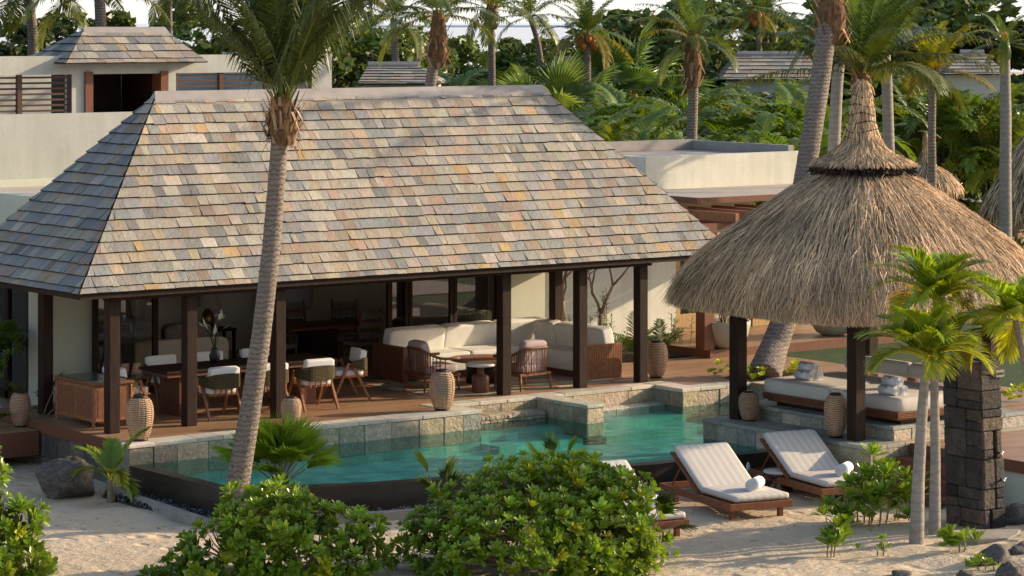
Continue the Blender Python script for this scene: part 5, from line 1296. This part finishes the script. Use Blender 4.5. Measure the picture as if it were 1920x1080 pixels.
def stemmy(label,base,stems,leaf,seed,name='naupaka_seedling',cat='shrub',group=None):
    rg=random.Random(seed); t=thing(name,label,cat,base,0,group); lf,br=MB(),MB()
    for (dr,df,h) in stems:
        x,y,_=R2(dr,df); x0,y0=x*.75,y*.75
        br.tube([(x0,y0,-.08),((x+x0)/2+.03,(y+y0)/2,h*.5),(x,y,h)],[.014,.011,.008],5)
        for k in range(rg.choice([2,3,3])):
            zz=h*(1-.26*k); px,py=x+rg.gauss(0,.05)*(1+k),y+rg.gauss(0,.05)*(1+k)
            nd=Vector((rg.gauss(0,.3)+(.25 if k else 0)*rg.choice([-1,1]),rg.gauss(0,.3),1)).normalized()
            M=Matrix.Translation((px,py,zz))@nd.to_track_quat('Z','Y').to_matrix().to_4x4()@Matrix.Scale(leaf*rg.uniform(.8,1.15),4); q=rg.uniform(.75,1.15); addros(lf,rg.randrange(4),M,(q,q,q))
    add(t,'branches',br,'twig'); add(t,'foliage',lf,'glossleaf'); return t
stemmy('leafy young shrub of upright stems between the loungers and twin palms',(b.x,b.y,-.7),[(-.35,-.35,.45),(-.42,-.3,.25),(-.2,.15,.55),(-.1,.0,.75),(.02,-.05,.62),(.08,.2,.95),(.2,.15,.78),(.28,.0,.5),(.12,-.3,.35),(-.05,-.25,.4),(.35,.35,.68),(.55,.4,.6),(.65,.5,.5),(.45,.2,.4),(.7,.3,.35),(-.28,.0,.3)],.23,61,'young_shrub')
b=gp(1556,1045,-.7); stemmy('small two stemmed shrublet in front of the loungers',(b.x,b.y,float(sand_z(b.x,b.y))),[(-.05,0,.52),(.06,.0,.38),(.0,-.04,.25)],.21,62)
b=gp(1797,1035,-.62); stemmy('bright seedling in the sand in front of the stone tower',(b.x,b.y,float(sand_z(b.x,b.y))),[(0,0,.22),(.08,0,.15)],.2,63)
b=gp(1655,1045,-.7); stemmy('tiny seedling in the sand left of the twin palms',(b.x,b.y,float(sand_z(b.x,b.y))),[(0,0,.2),(-.1,0,.12)],.09,64)
b=dp(1845,1100,36.6); stemmy('bright leaf tuft at the bottom right among rocks',(b.x,b.y,-.72),[(0,0,.18),(.12,0,.12),(-.1,0,.14)],.13,65)

# ---- rocks
def rock(label,base,s,seed,mat='rock',name='lava_rock',group=None,sq=(1,.8,.7),cat='rock'):
    n,m=40,26; rg=np.random.default_rng(seed); dirs=rg.normal(size=(16,3)); dirs/=np.linalg.norm(dirs,axis=1)[:,None]; off=rg.uniform(.62,.95,16)
    v=[]
    for i in range(m+1):
        ph=-PI/2+PI*i/m
        for k in range(n):
            th=2*PI*k/n; v.append((math.cos(ph)*math.cos(th),math.cos(ph)*math.sin(th),math.sin(ph)))
    v=np.array(v); dt=v@dirs.T; r=np.min(np.where(dt>.05,off/np.maximum(dt,.05),9),axis=1); r=np.minimum(r,1.1)
    r+= .05*np.sin(v@dirs[0]*7+1)*np.sin(v@dirs[1]*9)+.03*np.sin(v@dirs[2]*17)*np.sin(v@dirs[3]*15)+.02*np.sin(v@dirs[4]*31)*np.sin(v@dirs[5]*29)
    v=v*r[:,None]*np.array(sq)*s
    f=[(i*n+k,i*n+(k+1)%n,(i+1)*n+(k+1)%n,(i+1)*n+k) for i in range(m) for k in range(n)]
    o=MB().add(v,f).build(name,MT[mat],None,True); o.location=base; return tag(o,label,cat,group)
b=dp(130,893,42.6); rock('big grey brown lava boulder at the left end of the pool wall',(b.x-.02,b.y,-.42),.52,3,name='lava_boulder',sq=(1,.8,.72),cat='boulder')
b=gp(125,842,-.55); rock('dark rounded boulder in shade under the left deck corner',(b.x,b.y,-.55),.36,6,name='lava_boulder',cat='boulder')
for i,(px,py,s,z,lab) in enumerate([(1905,985,.28,-.66,'dark rock lying at the right edge beside the tower base'),(1868,1062,.34,-.72,'dark rock in front of the tower at the bottom right corner'),(1918,1052,.3,-.68,'rough rock at the right edge of the bottom corner'),(1690,1082,.15,-.74,'small dark rock at the bottom edge left of the leaf tuft'),(1905,1085,.26,-.72,'lowest rock of the bottom right corner'),(1812,1088,.2,-.74,'half buried rock beside the leaf tuft at the bottom edge'),(1915,945,.2,-.68,'small black rock beneath the deck wall at the right edge')]):
    b=gp(px,py,-.7); rock(lab,(b.x,b.y,z+.05),s,20+i,group='lava rocks at the right')
for i,(px,py,lab) in enumerate([(1650,908,'dark flat stone slab at the foot of the timber steps'),(1880,972,'flat stone slab in the sand right of the tower'),(1850,1022,'cracked flat stone slab in front of the tower')]):
    b=gp(px,py,-.68); r=.55; mb=MB(); pts=[(r*(1+.2*math.sin(k*2.1+i))*math.cos(k*PI/4),.6*r*(1+.2*math.cos(k*1.7+i))*math.sin(k*PI/4)) for k in range(8)]
    mb.prism(pts,-.08,.05); o=mb.build('stepping_stone',MT['curb']); o.location=(b.x,b.y,float(sand_z(b.x,b.y))+.02); tag(o,lab,'stone slab')

# ---- plumeria, terrace plants, potted plants
def plumeria(label,base,h,seed,leafy=.4):
    rg=random.Random(seed); t=thing('plumeria_tree',label,'tree',base); br,lf=MB(),MB()
    def grow(p,d,L,r,dep):
        q=p+d*L; m=p+d*L*.5+Vector((rg.gauss(0,.03),rg.gauss(0,.03),0)); br.tube([tuple(p),tuple(m),tuple(q)],[r,r*.85,r*.75],7)
        if dep==0:
            if rg.random()<leafy:
                for k in range(7):
                    a=k*.9; M=T(*q,rz=a,ry=-rg.uniform(.0,.9)); lf.add(tr(np.array([(0,0,0),(.1,-.035,.01),(.22,0,-.02),(.1,.035,.01)]),M),[(0,1,2,3)])
            return
        for k in range(rg.choice([2,2,3])):
            a=rg.uniform(0,6.28); n=(d+Vector((math.cos(a),math.sin(a),.45))*.62).normalized(); grow(q,n,L*rg.uniform(.6,.85),r*.7,dep-1)
    grow(Vector((0,0,-.02)),Vector((.05,.05,1)),h*.3,.05,4)
    add(t,'trunk',br,'twig',True)
    if lf.n: add(t,'foliage',lf,'glossleaf')
    return t
b=gp(1112,655,.05); plumeria('bare branched plumeria against the sage wall behind the sofa',(9.7,3.9,.05),2.4,4,.3)
plumeria('slim plumeria with few leaves beside the rear terrace post',(8.6,3.6,.05),2.3,9,.5)
def bedplant(label,base,n,L,seed,lm='glossleaf',w=.03,pal=False):
    rg=random.Random(seed); t=thing('bed_plant',label,'plant',base,0,'plants in the bed beside the terrace'); lf=MB(); sm=MB()
    if pal:
        for i in range(n): frond(lf,L*rg.uniform(.7,1.1),16,.26,.018,rg.uniform(.7,1.4),rg.uniform(.6,1.4),.3,i*2.4,(0,0,.02),(1,1,1),rib=.01)
    else:
        for i in range(n):
            x,y=rg.gauss(0,.13),rg.gauss(0,.13); h=L*rg.uniform(.5,1.1); sm.tube([(x,y,0),(x*1.2,y*1.2,h)],.008,5)
            for k in range(int(h/.035)):
                z=.06+k*.035; M=T(x*1.1,y*1.1,min(z,h),rz=k*2.4,ry=-rg.uniform(.1,.8)); s=rg.uniform(.09,.15); lf.add(tr(np.array([(0,0,0),(.5,-.13,.03),(1,0,-.05),(.5,.13,.03)])*s,M),[(0,1,2,3)],c=(rg.uniform(.8,1.2),)*3)
    if sm.n: add(t,'stems',sm,'twig')
    add(t,'foliage',lf,lm); return t
for i,(x,y,n,L,pal,lab) in enumerate([(8.35,2.9,6,.9,0,'leafy upright plant behind the corner of the sofa'),(9.1,3.0,7,.55,0,'low leafy plant beneath the plumeria'),(9.6,2.75,8,1.0,1,'feathery green palm plant beside the sofa end'),(10.35,2.9,7,.9,1,'feathery palm plant next to the last terrace post'),(9.9,4.1,6,1.1,0,'dark upright plant against the sage wall'),(8.95,3.9,8,.8,0,'bushy plant at the foot of the sage wall')]):
    bedplant(lab,(x,y,.03),n,L,70+i,pal=bool(pal),lm='hedgeleaf' if pal else 'glossleaf')
b=gp(1275,655,.05); bedplant('bright potted looking shrublet between the woven lantern and golden door',(b.x,b.y,.03),7,.62,81)
for i,(px,py,z,lab) in enumerate([(1362,703,.02,'yellow green groundcover left of the leaning palm base'),(1420,712,.02,'yellow green groundcover in front of the leaning palm base'),(1490,702,.02,'small yellow green plant right of the leaning palm base'),(1895,752,.02,'small succulents in the deck bed at the right edge')]):
    b=gp(px,py,z); rg=random.Random(i); t=thing('ground_cover_plant',lab,'plant',(b.x,b.y,.02)); m=MB()
    for k in range(26):
        M=Matrix.Translation((rg.gauss(0,.2),rg.gauss(0,.09),rg.uniform(.02,.2)))@Matrix.Rotation(rg.uniform(-.4,.4),4,'X')@Matrix.Scale(rg.uniform(.06,.1),4); addros(m,k%4,M,(1.9,1.4,.9))
    add(t,'foliage',m,'glossleaf')
def bowl(label,base,s,seed,fl=True):
    t=thing('plant_bowl',label,'planter',base); rg=random.Random(seed)
    add(t,'pot',MB().lathe([(.2*s,0),(.33*s,.06*s),(.44*s,.22*s),(.5*s,.44*s),(.5*s,.52*s),(.46*s,.52*s),(.45*s,.46*s),(.0,.455*s)],36,cap=False),'pot',True)
    add(t,'soil',MB().lathe([(.44*s,.462*s),(.0,.478*s)],24,cap=False),'soil',True)
    m=MB(); a0=math.radians(-112); 
    for k,(u,w) in enumerate([(-.05,.02),(.02,.05),(.06,-.01),(-.01,-.04)]):
        for q in range(3): 
            aa=a0+u+.03*q; rr=.475*s+.008; m.add([(rr*math.cos(aa),rr*math.sin(aa),.3*s+w+.0),(rr*math.cos(aa+.03),rr*math.sin(aa+.03),.3*s+w+.012),((rr+.012)*math.cos(aa+.02),(rr+.012)*math.sin(aa+.02),.3*s+w+.04),((rr+.006)*math.cos(aa-.01),(rr+.006)*math.sin(aa-.01),.3*s+w+.03)],[(0,1,2,3)])
    add(t,'emblem',m,'mark')
    br,lf,fw=MB(),MB(),MB()
    for k in range(16):
        a=k*2.4; r=rg.uniform(.05,.34)*s; h=rg.uniform(.4,.8)*s; p=Vector((r*math.cos(a),r*math.sin(a),.48*s+h)); br.tube([(p.x*.2,p.y*.2,.46*s),(p.x*.6,p.y*.6,.5*s+h*.5),tuple(p)],[.014,.01,.006],5)
        for j in range(6):
            M=Matrix.Translation(p+Vector((rg.gauss(0,.05),rg.gauss(0,.05),rg.gauss(-.05,.06))))@Euler((rg.uniform(0,6),rg.uniform(0,6),0)).to_matrix().to_4x4()@Matrix.Scale(.07,4)
            (fw if (rg.random()<.3 and fl) else lf).add(tr(np.array([(0,0,0),(.5,-.3,.05),(1,0,0),(.5,.3,.05)]),M),[(0,1,2,3)])
    add(t,'stems',br,'twig'); add(t,'foliage',lf,'glossleaf')
    if fw.n: add(t,'blossoms',fw,'flower_red')
    return t
b=gp(1358,652,.15); bowl('large sage bowl planter with red flowering succulent on the annex deck',(b.x,b.y,.152),1.,1)
b=gp(1562,628,.15); bowl('second sage bowl planter partly hidden by the gazebo thatch',(b.x,b.y,.152),1.,2,False)
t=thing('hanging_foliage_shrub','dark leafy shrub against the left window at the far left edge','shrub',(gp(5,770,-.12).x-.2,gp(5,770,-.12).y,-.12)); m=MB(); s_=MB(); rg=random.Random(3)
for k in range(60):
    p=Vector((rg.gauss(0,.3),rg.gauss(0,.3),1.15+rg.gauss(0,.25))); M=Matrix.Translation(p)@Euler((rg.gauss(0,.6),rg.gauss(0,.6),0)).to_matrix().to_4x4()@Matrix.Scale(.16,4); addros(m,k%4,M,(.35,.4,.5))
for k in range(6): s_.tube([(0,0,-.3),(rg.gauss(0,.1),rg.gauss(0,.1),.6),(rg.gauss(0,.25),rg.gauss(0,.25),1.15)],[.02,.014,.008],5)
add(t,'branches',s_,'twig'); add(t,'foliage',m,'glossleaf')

# ---- background: hedge palms
def areca(seed,n=20,L=2.4,h=1.6):
    rg=random.Random(seed); lf=MB(); st=MB()
    for i in range(n):
        az=i*2.4+rg.uniform(-.3,.3); hh=h*rg.uniform(.25,1.0); r=rg.uniform(.05,.45)
        st.tube([(r*.4*math.cos(az),r*.4*math.sin(az),-.1),(r*math.cos(az),r*math.sin(az),hh)],.028,5)
        b=rg.uniform(.7,1.3); frond(lf,L*rg.uniform(.7,1.1),24,.52,.042,rg.uniform(.75,1.4),rg.uniform(1.1,1.9),.45,az,(r*math.cos(az),r*math.sin(az),hh),(b*rg.uniform(.9,1.3),b,b),vee=.4,rib=.02)
    return st,lf
HP=[]
for k in range(4):
    st,lf=areca(90+k,22 if k<3 else 16,2.4 if k!=2 else 2.0)
    t=thing('hedge_palm','feathery green palm in the dense planting behind the villas','palm',(0,0,-50),0,'feathery palms massed behind the villas')
    add(t,'stems',st,'bark'); add(t,'crown',lf,'hedgeleaf'); HP.append((t,list(kids(t)),False))
rg=random.Random(17); used=[False]*4
def hedge(px,D,ytop,k=None,w=1.):
    p=dp(px,40,D); zt=6.35-(ytop-40)/F_*D; s=max(.3,zt/2.95); k=rg.randrange(4) if k is None else k
    t,ch_,_=HP[k]; s2=(s*w,s*w,s)
    if not used[k]: used[k]=True; t.location=(p.x,p.y,-.05); t.rotation_euler=(0,0,rg.uniform(0,6)); t.scale=s2
    else: dup(t,(p.x,p.y,-.05),rg.uniform(0,6),scale=s2,sub=ch_)
for px in range(640,1130,40): hedge(px+rg.uniform(-14,14),72+rg.uniform(-1.5,1.5),rg.uniform(158,190),w=.85)
for px in range(1120,1560,40): hedge(px+rg.uniform(-14,14),70+rg.uniform(-1,1.5),rg.uniform(178,232),w=.8)
for px in range(560,1560,42): hedge(px+rg.uniform(-18,18),78+rg.uniform(-1.5,1.5),rg.uniform(132,165),w=.85)
for px in range(640,1330,64): hedge(px+rg.uniform(-18,18),86+rg.uniform(-2,2),rg.uniform(112,140),w=.85)
for px in range(600,1160,50): hedge(px+rg.uniform(-18,18),92+rg.uniform(-2,2),rg.uniform(98,124),w=.9)
for px in (1345,1395,1440,1490): hedge(px,86,rg.uniform(108,122),w=.8)
for px in (1738,1775,1812,1850,1895): hedge(px,88,rg.uniform(112,135),w=.8)
for px in range(1120,1560,62): hedge(px+rg.uniform(-14,14),67.5,rg.uniform(250,268),3,w=.55)
for px in range(1540,1960,52): hedge(px+rg.uniform(-18,18),100+rg.uniform(-2,2),rg.uniform(165,235),w=.8)
for px in range(1560,1960,75): hedge(px+rg.uniform(-18,18),108,rg.uniform(120,165),w=.8)

# ---- background broadleaf trees
def tree_geo(seed,n=8500,h=9.,cr=3.6,leaf=.22,gap=.3,low=.30):
    rg=np.random.default_rng(seed); br=MB(); pr=random.Random(seed)
    ncl=46; cc=[]
    for i in range(ncl):
        a=rg.uniform(0,2*PI); r=cr*math.sqrt(rg.uniform(.05,1)); z=h*low+h*(1-low)*rg.uniform(.05,1)*(1-.45*(r/cr)**2)
        cc.append((r*math.cos(a),r*math.sin(a),z,rg.uniform(.5,1.05)*cr*.30))
    br.tube([(0,0,-.3),(.1,.05,h*.25),(.05,.1,h*.45)],[h*.034,h*.026,h*.02],8)
    for i,(x,y,z,r) in enumerate(cc[::2]): br.tube([(.05,.08,h*pr.uniform(.2,.42)),(x*.45,y*.45,z*.72),(x,y,z)],[h*.012,h*.008,h*.003],5)
    per=n//ncl; V=[];C=[]
    for (x,y,z,r) in cc:
        d=rg.normal(size=(per,3)); d/=np.linalg.norm(d,axis=1)[:,None]; rr=r*rg.uniform(.45,1.05,per)**.6
        p=np.array((x,y,z))+d*rr[:,None]*np.array((1,1,.62))
        a=rg.normal(size=(per,3)); a[:,2]*=.6; a/=np.linalg.norm(a,axis=1)[:,None]; b=np.cross(a,rg.normal(size=(per,3))); b/=np.linalg.norm(b,axis=1)[:,None]
        s=leaf*rg.uniform(.6,1.25,per)[:,None]
        V.append(np.stack([p-a*s,p-b*s*.55,p+a*s,p+b*s*.55],1).reshape(-1,3)); k=rg.uniform(.65,1.3,per)*rg.uniform(.8,1.2); C.append(np.repeat(np.stack([k*1.05,k,k],1),4,axis=0))
    V=np.concatenate(V); lf=MB().add(V,np.arange(len(V)).reshape(-1,4),c=np.concatenate(C)); return br,lf
TP=[]
for k,(hh,c_,lf_) in enumerate([(9.,3.8,.24),(9.,3.2,.2),(9.,4.4,.26)]):
    br,lf=tree_geo(200+k,9000,hh,c_,lf_); TP.append((br.build('trunk',MT['bark']),lf.build('crown',MT['treeleaf'] if k!=1 else MT['darkleaf'])))
def tree(label,px,D,ytop,k,w=1.,mat=None,fl=None,group='broadleaf trees behind the villas',low_y=None):
    p=dp(px,40,D); zt=6.35-(ytop-40)/F_*D; s=zt/9.; t=thing('broadleaf_tree',label,'tree',(p.x,p.y,-.06),rnd.uniform(0,6),group); t.scale=(s*w,s*w,s)
    for o in TP[k]:
        c=o.copy(); col.objects.link(c); c.parent=t
        if mat and o.name.startswith('crown'): c.data=c.data.copy(); c.data.materials[0]=MT[mat]
    if fl:
        m=MB(); g=random.Random(px)
        for i in range(160):
            a=g.uniform(0,6.3); r=g.uniform(.4,3.6); q=(r*math.cos(a),r*math.sin(a),g.uniform(4.5,8.6)-r*.4); m.add(tr(np.array([(-.16,0,0),(0,-.14,.03),(.16,0,0),(0,.14,.03)]),T(*q,rz=a,rx=g.uniform(-1,1))),[(0,1,2,3)])
        add(t,'blossoms',m,fl)
for a in [('dark spreading tree behind the upper villa at the far left',45,84,30,1,1.25),('dense dark tree left of the dormer behind hanging fronds',150,92,20,0,1.1),('tree with sky gaps right of the small dormer',400,90,-8,2,1.0),('dark feathery conifer like tree behind the tall palm crown',470,96,60,1,1.2),('green tree filling behind the tall palm crown',600,92,40,0,1.2),
          ('pink flowering tree behind the pavilion ridge',705,94,52,0,.85),('rounded dark tree behind the centre palms',850,112,92,1,1.1),('low dark tree under the fruiting palm',1060,108,78,2,1.),('leafy tree closing the skyline behind the bent slim palm',1000,118,70,0,1.1),('leafy tree behind the palm with the upright fronds',1310,112,-5,0,1.1),('tall leafy tree behind the two slim fruiting palms',1460,120,62,2,1.2),('tall leafy tree behind the lush palm above the spire',1610,112,-10,2,1.2),('leafy tree left of the pink flowering tree',655,100,10,1,1.1),('leafy tree behind the slim upright palm',790,108,58,2,1.),('big dark spreading tree right of centre on the skyline',1225,96,18,0,1.25),
          ('dark tree between the spreading tree and slim fruiting palms',1345,100,5,2,1.15),('dark tree behind the thick leaning palm',1530,104,35,1,1.),('tall shaded tree behind the gazebo palms',1670,104,-30,0,1.1),('tall dark tree behind the sunlit yellow palm',1780,108,-10,1,1.3),('massive dark tree at the top right corner',1890,104,-60,2,1.25)]:
    tree(*a[:6],fl='flower_pink' if 'pink' in a[0] else None)
tree('rounded sunlit shrub tree at the right edge of the distant path',1868,92,182,0,.8,'hedgeleaf'); tree('dense dark shrub beside the far thatched parasol',1838,98,190,1,1.5); tree('dense dark shrub between the smooth palm trunks',1700,96,240,1,1.6); tree('dense dark shrub left of the thatch spire',1540,92,225,1,1.5); tree('dark shrub deep in the hedge behind the annex',1400,90,170,1,1.7); tree('dark shrub deep in the hedge right of the pavilion ridge',1180,92,150,1,1.9); tree('dark shrub deep in the hedge over the pavilion ridge',980,94,140,1,2.); tree('dark shrub deep in the hedge near the small distant roof',800,92,150,1,1.9); tree('dark shrub under the massive tree at the right edge',1905,100,170,1,1.6)
for br,lf in TP: bpy.data.objects.remove(br); bpy.data.objects.remove(lf)
# pale fan palms on the skyline
b=dp(1172,40,86); fanpalm('tall_fan_palm','blue green fan palm with broad round leaves on the skyline',(b.x,b.y,-.05),16,2.2,1.3,'palmleaf',91,(1.5,.2),3.3,spread=4.2,tint=(1.2,1.3,2.2))
b=dp(1035,40,82); fanpalm('tall_fan_palm','pale silvery fan palm left of the fruiting palm',(b.x,b.y,-.05),18,2.0,1.2,'palmleaf',92,(1.5,.0),2.6,spread=3.,tint=(2.,1.8,2.6))
# flowering border at the distant path
for i,(px,py,s) in enumerate([(1778,372,1.),(1806,384,.9),(1832,392,.8),(1765,350,1.),(1795,352,1.1),(1826,360,1.),(1905,470,.7)]):
    b=gp(px,py+38,0); rg=random.Random(i); t=thing('spider_lily_clump','strappy green lily clump with white flowers along the distant path' if i<6 else 'low green shrub in front of the distant lounger','plant',(b.x,b.y,0),0,'lily clumps along the distant path' if i<6 else None); m=MB(); f=MB()
    for k in range(240):
        a=rg.uniform(0,6.3); r=rg.uniform(0,1.)*s; L=rg.uniform(.5,1.2)*s; e=rg.uniform(.5,1.4); M=T(r*math.cos(a),r*math.sin(a),rg.uniform(0,.5)*s,rz=rg.uniform(0,6.3),ry=-e); m.add(tr(np.array([(0,-.03,0),(L*.5,-.045,.0),(L,0,-.15),(L*.5,.045,0),(0,.03,0)]),M),[(0,1,3,4)],[(1,2,3)],c=(rg.uniform(.7,1.3),)*3)
    for k in range(26): f.sup(rg.gauss(0,.6)*s,rg.gauss(0,.6)*s,rg.uniform(.9,1.25)*s,.13,.13,.08,1,1,6,4)
    add(t,'foliage',m,'hedgeleaf'); 
    if i<6: add(t,'blossoms',f,'flower_white' if i%3 else 'flower_red')

# ---- distant slate roofs, thatched parasols, lounger
def farroof(label,px0,px1,rx0,rx1,ye,yr,D,seed):
    a,b,c,d=dp(px0,ye,D),dp(px1,ye,D),dp(rx0,yr,D+2),dp(rx1,yr,D+2); m=MB(); t=thing('distant_villa',label,'villa',((a.x+b.x)/2,(a.y+b.y)/2,0))
    slate_face(m,a,b,c,d,7,w=(.3,.7),thick=.03); e=(b-a); bk=Vector((FW[0],FW[1],0))*4; 
    slate_face(m,a+bk,a,c,c,7,w=(.4,.8),thick=.03); slate_face(m,b,b+bk,d,d,7,w=(.4,.8),thick=.03); m.add([tuple(a),tuple(b),tuple(b+bk),tuple(a+bk),tuple(c),tuple(d)],[(3,2,1,0),(2,3,4,5)],c=(.05,.04,.035))
    ro_=part('roof',m,'slate',t); rc_=MB(); u=(d-c).normalized()
    for k in (0,): rc_.tube([tuple(c),tuple(d)],.13,6)
    p=part('ridge_cap',rc_,'ridge',t); p.parent=ro_; p.location=(0,0,0)
    w_=MB(); cx=a.lerp(b,.06)+bk*.1; 
    q=[a.lerp(b,.06)+bk*.1,a.lerp(b,.94)+bk*.1,a.lerp(b,.94)+bk*.9,a.lerp(b,.06)+bk*.9]
    for i in range(4): w_.add([(q[i].x,q[i].y,-.1),(q[(i+1)%4].x,q[(i+1)%4].y,-.1),(q[(i+1)%4].x,q[(i+1)%4].y,a.z-.02),(q[i].x,q[i].y,a.z-.02)],[(0,1,2,3)])
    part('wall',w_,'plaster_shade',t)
farroof('distant slate roof behind the annex, left of the leaning palm',1352,1545,1382,1515,150,103,92,1)
farroof('distant slate roof at the far right behind the yellow palm',1770,1890,1800,1845,140,100,95,2)
farroof('distant slate roof behind the pavilion ridge near the tall palm crown',670,830,690,785,158,124,76,3)
farroof('thin distant roof ridge under the centre palms',1010,1180,1040,1160,135,112,96,4)
def parasol(label,base,prof,nstr,sc,pole_h):
    t=thing('thatched_parasol',label,'parasol',base); b1,b2=MB(),MB(); thatch(b1,b2,prof,nstr,(.2,.5),(.006,.013),40,9,.05,.04,sc=sc); r=b1.build('thatch_roof',MT['thatch'],t,True); b2.build('straw',MT['straw'],r)
    add(t,'pole',MB().tube([(0,0,-.05),(0,0,pole_h)],.09,10),'twig',True); return t
b=dp(1737,390,84); parasol('small far thatched parasol with spike beside the thin dark trunk',(b.x,b.y,0),[(.84,1.55,2),(.92,1.50,2),(.90,1.62,2),(.72,1.82,2),(.42,2.02,2),(.22,2.14,2),(.11,2.35,2),(.07,2.65,2),(.04,3.12,2),(.03,3.14,2)],2400,1.0,1.7)
b=dp(1561,300,88); parasol('far parasol of which only the thatch spike shows left of the spire',(b.x,b.y,0),[(1.1,1.2,2),(1.1,1.2,2),(.9,1.5,2),(.55,1.8,2),(.3,2.,2),(.18,2.3,2),(.12,3.0,2),(.1,3.02,2)],1200,1.3,1.5)
b=dp(1965,400,72); parasol('big thatched hut roof cut by the right edge',(b.x,b.y,0),[(1.5,1.5,2.2),(1.62,1.45,2.2),(1.64,1.6,2.2),(1.35,2.15,2.1),(1.0,2.75,2),(.65,3.3,2),(.35,3.7,2),(.2,3.95,2),(.12,4.6,2),(.08,4.62,2)],5200,1.2,1.6)
s=dup(lg,(gp(1878,452,0).x,gp(1878,452,0).y,0),-1.25,'low green cushioned lounger on the distant sand at the right edge'); s.pop('group',None) if 'group' in s else None
for c in kids(s):
    if 'cushion' in c.name: c.data=c.data.copy(); c.data.materials[0]=MT['green_stone']
    if 'back' in c.name: pass

# litter on the sand
m=MB(); rg=random.Random(44)
for k in range(700):
    x=rg.uniform(-8,6); y=rg.uniform(-15,-1.5)
    if y>-6.2 and x>-3.9: continue
    s_=rg.uniform(.012,.045); z=float(sand_z(x,y))+.008; c=rg.choice([(.16,.09,.05),(.25,.16,.08),(.09,.06,.04),(.32,.24,.12)])
    m.add(tr(np.array([(-1,0,0),(0,-.35,.15),(1.2,0,.1),(0,.35,.15)])*s_,T(x,y,z,rz=rg.uniform(0,6.3),rx=rg.uniform(-.3,.3))),[(0,1,2,3)],c=c)
tag(m.build('leaf_litter',MT['fibre']),'dry leaf crumbs scattered over the sand','litter',kind='stuff')
# ================================================================== CAMERA, LIGHT
cd=bpy.data.cameras.new('camera'); cam=bpy.data.objects.new('camera',cd); col.objects.link(cam)
cam.location=(CAMX,CAMY,H_); cam.rotation_euler=(PI/2,0,-A_); cd.sensor_width=36; cd.lens=F_/1920*36; cd.shift_y=-500/1920; cd.clip_end=20000; cd.clip_start=1
scene.camera=cam
SUN_EL=math.radians(18.5); SD=Vector((.95,-.31,0)).normalized()
d=Vector((SD.x*math.cos(SUN_EL),SD.y*math.cos(SUN_EL),math.sin(SUN_EL)))
sl=bpy.data.lights.new('sun','SUN'); so_=bpy.data.objects.new('sun',sl); col.objects.link(so_); sl.energy=6.8; sl.angle=math.radians(.6); sl.color=(1.,.80,.56)
so_.rotation_euler=d.to_track_quat('Z','Y').to_euler()
w=bpy.data.worlds.new('World'); scene.world=w; w.use_nodes=True; nt=w.node_tree; nt.nodes.clear()
o=nt.nodes.new('ShaderNodeOutputWorld'); bg=nt.nodes.new('ShaderNodeBackground'); sk=nt.nodes.new('ShaderNodeTexSky'); sk.sky_type='NISHITA'; sk.sun_disc=False
sk.sun_elevation=SUN_EL; sk.sun_rotation=math.atan2(SD.x,SD.y); sk.air_density=1.; sk.dust_density=2.; sk.ozone_density=1.
bg.inputs['Strength'].default_value=.25
nt.links.new(sk.outputs[0],bg.inputs[0])
# pale haze low over the horizon
tc=nt.nodes.new('ShaderNodeTexCoord'); sp=nt.nodes.new('ShaderNodeSeparateXYZ'); nt.links.new(tc.outputs['Generated'],sp.inputs[0])
mr=nt.nodes.new('ShaderNodeMapRange'); mr.interpolation_type='SMOOTHSTEP'; mr.inputs['From Min'].default_value=.0; mr.inputs['From Max'].default_value=.16; mr.inputs['To Min'].default_value=1.; mr.inputs['To Max'].default_value=0.; nt.links.new(sp.outputs['Z'],mr.inputs['Value'])
b2=nt.nodes.new('ShaderNodeBackground'); b2.inputs['Color'].default_value=(1.,.96,.90,1); b2.inputs['Strength'].default_value=1.1
mx=nt.nodes.new('ShaderNodeMixShader'); nt.links.new(mr.outputs[0],mx.inputs[0]); nt.links.new(bg.outputs[0],mx.inputs[1]); nt.links.new(b2.outputs[0],mx.inputs[2]); nt.links.new(mx.outputs[0],o.inputs[0])
scene.view_settings.view_transform='Standard'; scene.view_settings.look='None'; scene.view_settings.exposure=0; scene.view_settings.gamma=1
scene.render.engine='CYCLES'; cy=scene.cycles
cy.use_denoising=True
try: cy.denoiser='OPENIMAGEDENOISE'
except Exception: pass
cy.max_bounces=8; cy.transparent_max_bounces=16; cy.diffuse_bounces=5; cy.glossy_bounces=3; cy.transmission_bounces=4; cy.sample_clamp_indirect=6; cy.caustics_reflective=False; cy.caustics_refractive=False
